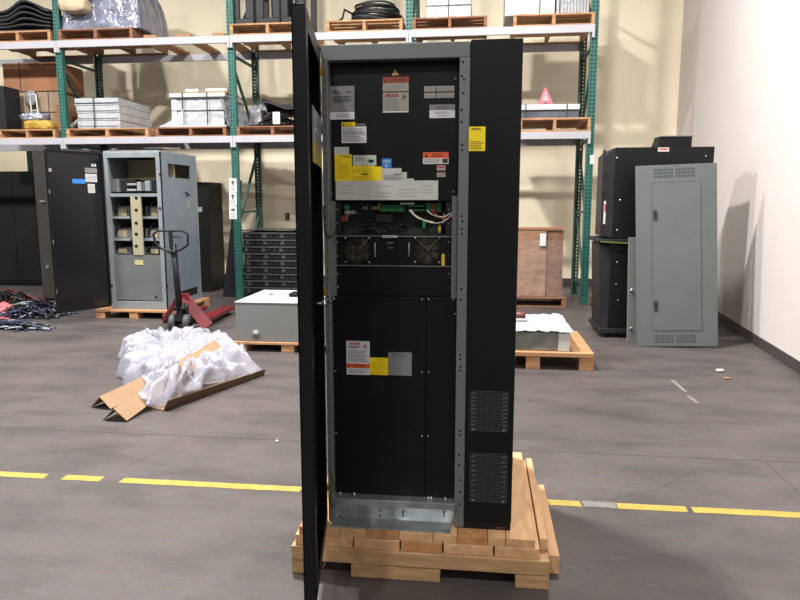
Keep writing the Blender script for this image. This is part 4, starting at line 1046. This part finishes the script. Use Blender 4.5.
plabel(up_, 424.2, 86, 454.3, 98, BEIGE, [('b', 0, .47, 1, .55, BLACKD), ('b', .38, .05, .41, .95, BLACKD), ('lines', .05, .12, .33, .45, INKG, 2), ('lines', .45, .1, .95, .45, INKG, 3), ('lines', .05, .6, .33, .92, INKG, 2), ('lines', .45, .6, .95, .92, INKG, 3)], label='beige two-row data label')
plabel(up_, 429.5, 104.5, 455, 118, WHITE, [('r', 0, 0, 1, .42, LGREY), ('t', .26, .1, .72, .32, INK, 'NOTICE'), ('lines', .2, .52, .8, .7, INKG, 2), ('lines', .3, .78, .7, .9, INKG, 1)], label='grey and white notice label')
plabel(up_, 341.6, 126.5, 366.5, 143, WHITE, [('lines', .04, .1, .96, .92, INKG, 7), ('b', .1, .36, .92, .4, YEL)], label='white instruction label under a yellow tab')
plabel(up_, 341.6, 122.2, 355.3, 127, YEL, [('tri', .06, .15, .26, .8, INK), ('lines', .35, .25, .9, .8, mat('ochre', '#b89a1a', .5), 2)], label='yellow tab')
plabel(up_, 356, 123, 366, 126.3, INK, [('b', .05, .3, .95, .6, LGREY)])
# fan of paper labels
SH = mat('sheet_yellow_ink', '#c8ae12', .5)
plabel(up_, 334.5, 147, 349, 155, PAPER)
plabel(up_, 353, 155.2, 376.3, 165.6, PAPER, [('tri', .35, .7, .5, .95, mat('grey_yellow', '#b8b090', .5)), ('lines', .08, .15, .5, .6, INKG, 4), ('r', .6, .3, .94, .8, mat('pale_green', '#8fb8a0', .5)), ('r', .68, .45, .88, .7, mat('deep_green', '#2f6f5a', .5))], label='white sheet with a green oval mark')
plabel(up_, 335, 154.5, 352, 181.5, YEL, [('tri', .1, .08, .35, .28, SH), ('t', .42, .04, .92, .12, INK, 'WARNING'), ('lines', .1, .34, .92, .92, SH, 9)], Y=YP-.0004, label='yellow warning sheet')
plabel(up_, 352.3, 165.8, 375, 181.5, YEL, [('b', .4, .1, .7, .16, SH), ('b', .4, .5, .7, .58, INK), ('lines', .06, .2, .9, .46, SH, 3), ('lines', .06, .64, .9, .95, SH, 4)], label='yellow sheet')
plabel(up_, 375, 166.5, 381.8, 181.5, YEL, label='narrow yellow sheet')
plabel(up_, 382, 158.5, 391.5, 168, BLUE, [('lines', .15, .15, .9, .45, WHITE, 3), ('lines', .3, .6, .7, .9, WHITE, 2)], label='small blue label')
plabel(up_, 382, 168.2, 401.5, 181.5, PAPER, [('lines', .08, .5, .9, .9, INKG, 4)], Y=YP-.0004); plabel(up_, 383, 172.2, 406.8, 181.5, PAPER, [('t', .45, .1, .85, .32, INK, 'WARNING'), ('lines', .08, .45, .95, .9, INKG, 3)], Y=YP-.0008); plabel(up_, 384, 178.6, 414, 181.5, PAPER, Y=YP-.0002)
a_, b_, c_, e_ = R(335.5, 180.6, 438, 200, YP-.02); m = MB().box(a_, b_, YP-.016, YP-.003, c_, e_, PAPER)
for q in range(4):
    for r_, (u0, u1) in enumerate(((.05, .18), (.3, .35), (.4, .55), (.62, .8), (.84, .95))):
        if (q+r_) % 4 != 3: m.box(a_+u0*(b_-a_), a_+u1*(b_-a_), YP-.0164, YP-.016, e_-(.25+.18*q)*(e_-c_)-.004, e_-(.25+.18*q)*(e_-c_), mat('faint_ink', '#a3a49c', .6))
tag(m.build('document_pouch', up_, .002), 'long pale paper strip with faint printing')
plabel(up_, 423, 152.2, 448.6, 164, WHITE, [('r', 0, 0, 1, .5, ORG), ('tri', .05, .08, .2, .42, INK), ('t', .36, .1, .78, .42, INK, 'WARNING'), ('lines', .05, .58, .7, .92, INKG, 3), ('r', .76, .56, .97, .92, INK)], label='orange and white warning label')
plabel(up_, 436.8, 165.4, 445.5, 177, mat('pale_pink', '#a8968f', .5), [('b', .08, .1, .9, .22, LRED), ('b', 0, .42, 1, .6, INK), ('lines', .1, .65, .9, .95, INKG, 2)])
m = MB()
for (a2, b2) in ((455.5, 79), (329.5, 81), (331.5, 193.5), (453.5, 192)): p = at(a2, b2, YP-.002); m.cyl((p.x, YP-.005, p.z), (p.x, YP, p.z), .004, LGREY, 10)
m.build('screws', up_)

# controller tray
YT = YC+.16
ct = part('controller_tray', ups)
a_, b_ = xLi+.003, xRi-.003; zt_, zb_ = at(395, 201.5, YC+.05).z, at(395, 235.5, YC+.05).z
box1('tray_back', ct, a_, b_, YT, YT+.01, zb_, zt_, INNER)
box1('tray_floor', ct, a_, b_, YC+.05, YT, zb_, zb_+.004, INNER)
px_box('tray_flange', ct, 335.8, 202, 341, 235, YC+.045, .008, BLACKM); px_box('tray_flange', ct, 446, 202, 451.2, 235, YC+.045, .008, BLACKM)
px_box('circuit_board', ct, 343, 203, 441, 234, YC+.13, .004, PCB)
YK = YC+.09
def comp(name, x0, y0, x1, y1, m_, Y=YK, d=.03, label=None): return px_box(name, ct, x0, y0, x1, y1, Y, d, m_, .0015, label)
m = MB()
for k in range(9):
    a2 = at(382+k*2.6, 208, YK).x; b2 = at(383.6+k*2.6, 208, YK).x; m.box(a2, b2, YK-.003, YK, at(395, 208.5, YK).z, at(395, 206.5, YK).z, mat('deep_green2', '#17502e', .5))
a2, b2, c2, e2 = R(380.5, 205, 404, 211.5, YK); m.box(a2, b2, YK, YK+.04, c2, e2, GRN); m.build('terminal_strip', ct)
comp('terminal_strip', 407.5, 204.8, 424.5, 206.8, GRN); comp('terminal_strip', 409, 209.3, 424.5, 211.3, GRN)
comp('terminal_strip', 426, 202.5, 431, 212, GRN); comp('terminal_strip', 436.5, 202.5, 441.5, 212, GRN); comp('relay', 431.5, 203, 436, 211, CARDD)
comp('port', 362, 206, 368, 209.5, LGREY); comp('port', 371, 206, 377.5, 209.5, LGREY); comp('port', 377.8, 203, 379.2, 210.5, BRASS)
for x_ in (361, 366.5, 370.5, 378): comp('jumper', x_, 203.5, x_+.8, 205, LSILV)
m = MB(); p = at(346.5, 206, YK); m.blob((p.x, YK, p.z-.004), (.014, .01, .012), GRN, 1., 10); m.build('indicator_cap', ct)
comp('plug', 344.5, 210.5, 353.5, 214, FOAM); comp('fuse_holder', 341, 215, 347, 221.5, mat('dim_red', '#7a3530', .5))
comp('strip_label', 400, 202.6, 414.5, 204.4, WHITE, YC+.06, .002, 'white strip label')
comp('capacitor', 422.5, 220, 425.5, 228, GRN); comp('ribbon', 438.2, 225, 441, 233, YELP, YK-.02)
comp('dark_module', 376, 214, 392, 222, INK, YK+.015, .02)
m = MB(); rnd = random.Random(9)
for k in range(46): x_ = 358+rnd.random()*50; y_ = 215+rnd.random()*17; a2, b2, c2, e2 = R(x_, y_, x_+rnd.uniform(1, 6), y_+rnd.uniform(.6, 2), YK+.03); m.box(a2, b2, YK+.025, YK+.04, c2, e2, rnd.choice([INK, BLACKD, mat('dim_grey2', '#3c3d40', .5), INK]))
m.build('board_components', ct)
def wire(par, pts, m_, r=.0019, Y=YC+.038, name='wire'):
    P_ = [Vector(at(x_, y_, Y-(q[2] if len(q) > 2 else 0))) for q in pts for x_, y_ in (q[:2],)]
    out = []
    for i in range(len(P_)-1):       # Catmull-Rom
        p_0, p_1, p_2, p_3 = P_[max(i-1, 0)], P_[i], P_[i+1], P_[min(i+2, len(P_)-1)]
        for k in range(6):
            t_ = k/6; out.append(.5*((2*p_1)+(p_2-p_0)*t_+(2*p_0-5*p_1+4*p_2-p_3)*t_*t_+(3*p_1-p_0-3*p_2+p_3)*t_**3))
    out.append(P_[-1]); return MB().tube(out, r, m_, 6).build(name, par)
wire(ct, [(411, 210), (415, 215), (420, 218), (428, 222), (438, 223), (446, 220), (453, 213), (455, 205), (452, 199)], WIREW)
wire(ct, [(409, 210), (413, 214), (418, 218), (424, 220), (434, 222.5)], WIREW, .0026)
wire(ct, [(427, 210), (431, 214), (437, 216), (444, 216.5), (452, 212), (456, 206), (455, 200)], WIREW)
wire(ct, [(433, 209), (437, 215), (443, 219), (450, 217), (456, 210), (457, 203), (453, 198.5)], WIRER)
wire(ct, [(431, 209), (435, 216), (441, 218), (448, 216), (454, 209)], mat('wire_brown', '#6a3a30', .5))
wire(ct, [(443, 224), (444, 216), (443, 213)], LSILV, .002)
wire(ct, [(342, 219), (337, 228), (333, 236), (330, 236.5), (326, 233), (324.5, 225), (324, 205)], WIREK, .0035, YC-.01, 'cable')
wire(ct, [(346, 218), (352, 212), (358, 214)], LGREY, .002)
m = MB()
for (x_, y_) in ((337, 209.5), (337, 223), (449, 209.5), (449, 224)): p = at(x_, y_, YC+.043); m.cyl((p.x, YC+.04, p.z), (p.x, YC+.046, p.z), .003, SCREW, 10)
m.build('screws', ct)
# fan tray
YFN = YC+.05
ft = part('fan_tray', ups)
a_, b_, c_, e_ = R(335.5, 236, 451, 266, YFN)
za2, zb2 = c_, e_
m = MB(); cxs = [at(357.5, 250, YFN), at(427.3, 250, YFN)]; rr = .052
# plate with two round openings
def plate_hole(m, x0, x1, z0, z1, cx, cz, r, Y, m_, n=32):
    pts = []; 
    for k in range(n):
        a3 = 2*PI*k/n; c3, s3 = math.cos(a3), math.sin(a3)
        tx = ((x1-cx) if c3 > 0 else (cx-x0))/max(abs(c3), 1e-6); tz = ((z1-cz) if s3 > 0 else (cz-z0))/max(abs(s3), 1e-6); t3 = min(tx, tz)
        pts.append(((cx+c3*r, Y, cz+s3*r), (cx+c3*t3, Y, cz+s3*t3)))
    vs = [p for q in pts for p in q]; m.add(vs, [(2*k, 2*k+1, 2*((k+1)%n)+1, 2*((k+1)%n)) for k in range(n)], m_)
xm1 = at(374, 250, YFN).x; xm2 = at(411, 250, YFN).x
plate_hole(m, a_, xm1, za2, zb2, cxs[0].x, cxs[0].z, rr, YFN, BLACK); plate_hole(m, xm2, b_, za2, zb2, cxs[1].x, cxs[1].z, rr, YFN, BLACK)
m.box(xm1, xm2, YFN-.0005, YFN+.002, za2, zb2, BLACK); m.box(a_, b_, YFN-.003, YFN, zb2-.002, zb2, LGREY); m.box(a_, b_, YFN-.003, YFN, za2, za2+.0015, LGREY)
m.build('fan_plate', ft, solid=.002)
box1('fan_plenum', ft, a_, b_, YFN+.08, YFN+.085, za2, zb2, BLACKD)
for c in cxs:
    fn_ = MB(); fn_.cyl((c.x, YFN+.02, c.z), (c.x, YFN+.05, c.z), .017, BLACKM, 20)
    for k in range(7):
        a3 = 2*PI*k/7; fn_.bar((c.x+.014*math.cos(a3), YFN+.035, c.z+.014*math.sin(a3)), (c.x+.047*math.cos(a3+.3), YFN+.035, c.z+.047*math.sin(a3+.3)), .018, .002, INK, up=(.3*math.cos(a3+1.5), -1, .3*math.sin(a3+1.5)))
    fn_.build('fan', ft)
    gd = MB(); GW = mat('guard_wire', '#7a7666', .35, .7)
    for r3 in (.014, .021, .028, .035, .042, .049): gd.ring((c.x, YFN-.004, c.z), r3, .0007, GW, 28)
    for a3 in (PI/4, 3*PI/4):
        gd.tube([(c.x-.065*math.cos(a3), YFN-.006, c.z-.065*math.sin(a3)), (c.x+.065*math.cos(a3), YFN-.006, c.z+.065*math.sin(a3))], .001, GW, 6)
    for sx in (-1, 1):
        for sz in (-1, 1): gd.cyl((c.x+sx*.047, YFN-.009, c.z+sz*.047), (c.x+sx*.047, YFN-.001, c.z+sz*.047), .0038, SCREW, 10)
    gd.build('fan_guard', ft)
for x_ in (375, 409):
    p, q = at(x_, 243, YFN-.02), at(x_, 257, YFN-.02); MB().tube([(p.x, YFN, p.z), (p.x, YFN-.02, p.z-.003), (q.x, YFN-.02, q.z+.003), (q.x, YFN, q.z)], .003, LSILV, 8).build('pull_handle', ft)
plabel(ft, 382.5, 235.4, 397.5, 237.6, WHITE, [('lines', .05, .2, .95, .9, INKG, 1)], Y=YFN-.003)
plabel(ft, 386, 241, 395, 249, BLACK, [('lines', .1, .1, .95, .4, LGREY, 2), ('b', .2, .8, .8, .9, LGREY)], Y=YFN-.0008)
o = px_box('yellow_tag', ft, 441.6, 254, 444.6, 266, YFN-.008, .004, YELP)
m = MB()
for (x_, y_) in ((337.5, 242), (449, 242), (449, 256), (337.5, 256)): p = at(x_, y_, YFN-.002); m.cyl((p.x, YFN-.006, p.z), (p.x, YFN, p.z), .003, SCREW, 10)
m.build('screws', ft)
bp_ = px_box('blank_panel', ups, 335.5, 267, 451, 296, YFN, .01, BLACK, .001)
m = MB()
for (x_, y_) in ((338, 274), (449, 274), (338, 287), (449, 288)): p = at(x_, y_, YFN-.002); m.cyl((p.x, YFN-.004, p.z), (p.x, YFN, p.z), .003, SCREW, 10)
m.build('screws', bp_)
# lower panels
YLp = YC+.03
z1_, z0_ = at(395, 297, YLp).z, at(395, 498, YLp).z; xs_ = at(425.6, 400, YLp).x
lpn = box1('lower_panel', ups, xLi+.003, xs_-.0012, YLp, YLp+.015, z0_, z1_, BLACK, .001)
rpn = box1('lower_side_panel', ups, xs_+.0012, xRi-.002, YLp, YLp+.015, z0_, z1_, BLACK, .001)
for (y0_, y1_) in ((311, 331), (376, 397), (437, 456)):
    m = MB(); a_, b_, c_, e_ = R(346, y0_, 410, y1_, YLp)
    for i in range(10):
        for k in range(24): xx = a_+(b_-a_)*k/24; zz = c_+(e_-c_)*i/10; m.box(xx, xx+(b_-a_)/24*.62, YLp-.0006, YLp+.001, zz, zz+(e_-c_)/10*.6, BLACKD)
    tag(m.build('vent', lpn), 'field of small vent slots')
plabel(lpn, 346.5, 341, 369.8, 374.6, WHITE, [('r', .13, .04, .58, .11, LRED), ('t', .2, .05, .52, .1, WHITE, 'DANGER'), ('fig', .68, .05, .92, .27, INK), ('lines', .08, .13, .6, .23, INK, 2), ('lines', .06, .27, .95, .62, INKG, 8), ('r', 0, .67, 1, .8, ORG), ('tri', .06, .69, .16, .78, INK), ('t', .35, .69, .8, .76, INK, 'WARNING'), ('lines', .06, .84, .92, .97, INKG, 3)], Y=YLp, label='white danger label with an orange band')
plabel(lpn, 370, 357.6, 388, 374.8, YEL, [('b', .4, .08, .7, .14, SH), ('lines', .08, .25, .95, .95, SH, 7)], Y=YLp, label='yellow label')
plabel(lpn, 388.2, 352.3, 411.8, 375.4, LGREY, [('lines', .15, .08, .85, .2, mat('grey_ink2', '#606164', .5), 2), ('r', .02, .02, .98, .035, LSILV)], Y=YLp, label='plain grey label')
m = MB(); m2_ = MB()
for (x_, y_) in ((422, 299.5), (334, 299), (422, 372.3), (335, 371), (422, 436), (336, 433)): p = at(x_, y_, YLp-.002); m.cyl((p.x, YLp-.005, p.z), (p.x, YLp, p.z), .0036, SCREW, 10)
for (x_, y_) in ((428.5, 299.5), (453.5, 299.5), (428.5, 372.3), (428, 436), (455, 314)): p = at(x_, y_, YLp-.002); m2_.cyl((p.x, YLp-.005, p.z), (p.x, YLp, p.z), .0036, SCREW, 10)
m.build('screws', lpn); m2_.build('screws', rpn)
# galvanised plinth bracket
pb = part('plinth_bracket', ups, 'shiny galvanised steel bracket')
zA = at(395, 501, YC-.02).z; zB_ = at(395, 507.5, YC-.02).z
box1('ledge', pb, xLi-.004, xRi+.004, YC-.02, YC+.045, zB_, zA, GALV, .002)
m = MB(); m.hull([(xLi, YC+.03, .204), (xRi, YC+.03, .204), (xRi, YC+.036, .204), (xLi, YC+.036, .204)], [(xLi, YC+.02, zB_), (xRi, YC+.02, zB_), (xRi, YC+.026, zB_), (xLi, YC+.026, zB_)], GALV)
for x_ in (340, 380, 403, 444): p = at(x_, 513, YC+.02); m.cyl((p.x, YC+.012, p.z), (p.x, YC+.022, p.z), .0045, SCREW, 10); m.cyl((p.x, YC+.018, p.z-.014), (p.x, YC+.024, p.z-.014), .003, INK, 10)
m.build('skirt', pb)
box1('foot_flange', pb, xLi-.006, xRi-.012, YC-.055, YC+.03, .2003, .2065, GALV, .001)
m = MB()
for x_ in (340, 354, 428, 431, 445): p = at(x_, 499, YC+.0); m.cyl((p.x, YC+.005, zA), (p.x, YC+.005, zA+.014), .005, SCREW, 8)
m.build('bolts', pb)
# right hand black bay
sb = part('side_bay', ups, 'plain black side bay with two vent grilles')
ztb = at(495, 38.5, YC-.005).z; xb0 = xP+.001
m = MB().box(xb0, xR, YC-.004, YBK, Z0+.035, ztb, BLACK).box(xb0+.002, xR-.002, YC+.001, YBK-.01, Z0, Z0+.035, BLACKD); m.build('bay_body', sb, .003)
for (x0_, y0_, x1_, y1_) in ((470, 391.5, 508, 431), (470, 453.5, 507, 502)):
    a_, b_, c_, e_ = R(x0_, y0_, x1_, y1_, YC-.005); m = MB(); Yg = YC-.0065
    nxg, nzg = 15, int((e_-c_)/.0095); gm = mat('grille_grey', '#3c3d41', .5); gl = mat('grille_edge', '#55565a', .5)
    m.box(a_, b_, Yg+.0015, Yg+.002, c_, e_, BLACKD)
    for i in range(nzg+1): zz = c_+(e_-c_)*i/nzg; m.box(a_, b_, Yg, Yg+.0015, zz-.0012, zz+.0012, gm)
    for k in range(nxg+1):
        xx = a_+(b_-a_)*k/nxg; m.box(xx-.001, xx+.001, Yg-.0003, Yg+.0015, c_, e_, gm)
    for s in (0, 1):
        for i in range(10):
            zz = c_+(e_-c_)*(i+.15)/10; xx = a_+.004 if s == 0 else b_-.022
            m.add([(xx, Yg-.001, zz), (xx+.018, Yg-.001, zz+.004), (xx+.018, Yg-.001, zz+.009), (xx, Yg-.001, zz+.005)], [(0,1,2,3)], gl)
    for (u, v) in ((.1, .02), (.9, .02)): m.cyl((a_+(b_-a_)*u, Yg-.003, c_+.004), (a_+(b_-a_)*u, Yg, c_+.004), .003, SCREW, 8)
    m.build('grille', sb)
for x_ in (478, 501):
    p = at(x_, 444, YC); box1('latch_recess', sb, p.x-.008, p.x+.008, YC-.0055, YC-.0038, p.z-.006, p.z+.006, BLACKD)
plabel(sb, 468.8, 126.6, 485.3, 151, YEL, [('lines', .15, .05, .85, .16, INK, 2), ('lines', .08, .58, .92, .95, mat('ochre_ink', '#8a7a1a', .5), 5)], Y=YC-.0042, label='yellow label')
p = at(500, 529.5, YC-.001); box1('maker_mark', sb, p.x-.02, p.x+.02, YC-.0015, YC+.0, Z0+.008, Z0+.013, mat('dim_red2', '#6a2a2a', .5))

# open door
dx0, dx1 = -.652, -.610; dy0, dy1 = 1.97, 2.555; dzb, dzt = .206, 2.064
sh = .080     # the door leans a touch outwards at its free edge
def dd(x, y, z): return (x+sh*(2.56-y)/.48*1.0, y, z)
def dbox(m, x0, x1, y0, y1, z0, z1, m_):
    m.hull([dd(x0,y0,z0), dd(x1,y0,z0), dd(x1,y1,z0), dd(x0,y1,z0)], [dd(x0,y0,z1), dd(x1,y0,z1), dd(x1,y1,z1), dd(x0,y1,z1)], m_)
m = MB()
dbox(m, dx0, dx0+.006, dy0, dy1, dzb, dzt, BLACK)                       # outer skin
dbox(m, dx0, dx1, dy0, dy0+.006, dzb, dzt, BLACK); dbox(m, dx0, dx1, dy1-.006, dy1, dzb, dzt, BLACK)
dbox(m, dx0, dx1, dy0, dy1, dzb, dzb+.006, BLACK); dbox(m, dx0, dx1, dy0, dy1, dzt-.006, dzt, BLACK)
dbox(m, dx1-.004, dx1, dy0, dy0+.07, dzb, dzt, BLACK); dbox(m, dx1-.004, dx1, dy1-.05, dy1, dzb, dzt, BLACK)
dbox(m, dx1-.004, dx1, dy0, dy1, dzt-.06, dzt, BLACK); dbox(m, dx1-.004, dx1, dy0, dy1, dzb, dzb+.05, BLACK)
door = m.build('door', ups, .002)
m = MB(); za3, zb3 = at(316, 112, 2.3).z, at(316, 165, 2.3).z
dbox(m, dx1, dx1+.003, 2.13, 2.50, zb3+.07, za3, mat('pouch_grey', '#70747a', .3, var=.2, scale=14)); dbox(m, dx1+.003, dx1+.004, 2.2, 2.46, zb3+.10, za3-.06, LGREY)
dbox(m, dx1, dx1+.003, 2.13, 2.50, zb3, zb3+.07, mat('dull_yellow', '#857b3a', .45))
for k in range(4): dbox(m, dx1+.004, dx1+.0048, 2.22+.012*k, 2.44, za3-.08-k*.018, za3-.076-k*.018, LSILV)
tag(m.build('document_pouch', door), 'grey document pouch with yellow lower edge')
m = MB(); zl_ = at(316, 298, 2.35).z
m.tube([dd(dx1, 2.16, zl_+.01), dd(dx1+.012, 2.16, zl_+.01), dd(dx1+.012, 2.25, zl_-.005), dd(dx1+.014, 2.32, zl_+.004)], .0045, SCREW, 8); m.tube([dd(dx1+.014, 2.32, zl_+.004), dd(dx1+.03, 2.44, zl_-.03)], .004, SCREW, 8); m.build('latch_rod', door)
for z in (at(322, 70, 2.52).z, at(322, 490, 2.52).z, 1.15):
    m = MB().cyl((xL-.004, YC-.012, z-.02), (xL-.004, YC-.012, z+.02), .005, BRASS, 10).box(xL-.006, xL+.012, YC-.004, YC-.0005, z-.014, z+.014, BRASS); m.build('hinge', door)
wire(ups, [(332, 472), (334, 479), (333.5, 485), (332, 492)], mat('wire_green', '#3f7a4a', .5), .003, YC-.008, 'ground_wire')

# ------------------------------------------------------------------ camera, light
cam = bpy.data.cameras.new('camera'); co = bpy.data.objects.new('camera', cam); C.objects.link(co)
cam.sensor_width = 36; cam.lens = F/800*36; cam.clip_start = .05; cam.clip_end = 100
co.location = (0, 0, H); co.rotation_euler = (math.radians(90)-PIT, 0, YAW)
bpy.context.scene.camera = co
def lamp(x, y, z, e, size=.45, col=(1, .965, .925)):
    l = bpy.data.lights.new('high_bay_or_fill', 'AREA'); l.shape = 'DISK'; l.size = size; l.energy = e; l.color = col
    o = bpy.data.objects.new('high_bay_or_fill', l); C.objects.link(o); o.location = (x, y, z)
    return o
for (x, y, z, e) in ((-1.9, 4.9, 6.9, 1000), (.7, 6.6, 7.0, 420), (1.2, -2.5, 7.0, 200), (-6.6, 5.2, 6.9, 1000), (-12, 5.0, 7.0, 500), (-2.0, -2.5, 7.0, 330), (-7.5, -3.0, 7.0, 300), (-2.0, -10.0, 7.5, 250)): lamp(x, y, z, e)  # lamps at positive x are added fill for the right back wall and floor
lamp(-12, 16.5, 7.5, 500)
wd = bpy.data.worlds.new('world'); bpy.context.scene.world = wd; wd.use_nodes = True
wd.node_tree.nodes['Background'].inputs[0].default_value = (.95, .97, 1, 1); wd.node_tree.nodes['Background'].inputs[1].default_value = .07
sc = bpy.context.scene
sc.view_settings.view_transform = 'Standard'; sc.view_settings.look = 'None'; sc.view_settings.gamma = 1; sc.view_settings.exposure = -.08
sc.view_settings.use_curve_mapping = False
sc.cycles.use_denoising = True
sc.cycles.max_bounces = 8; sc.cycles.transparent_max_bounces = 12
for o in bpy.data.objects:
    if '_o' in o: del o['_o']
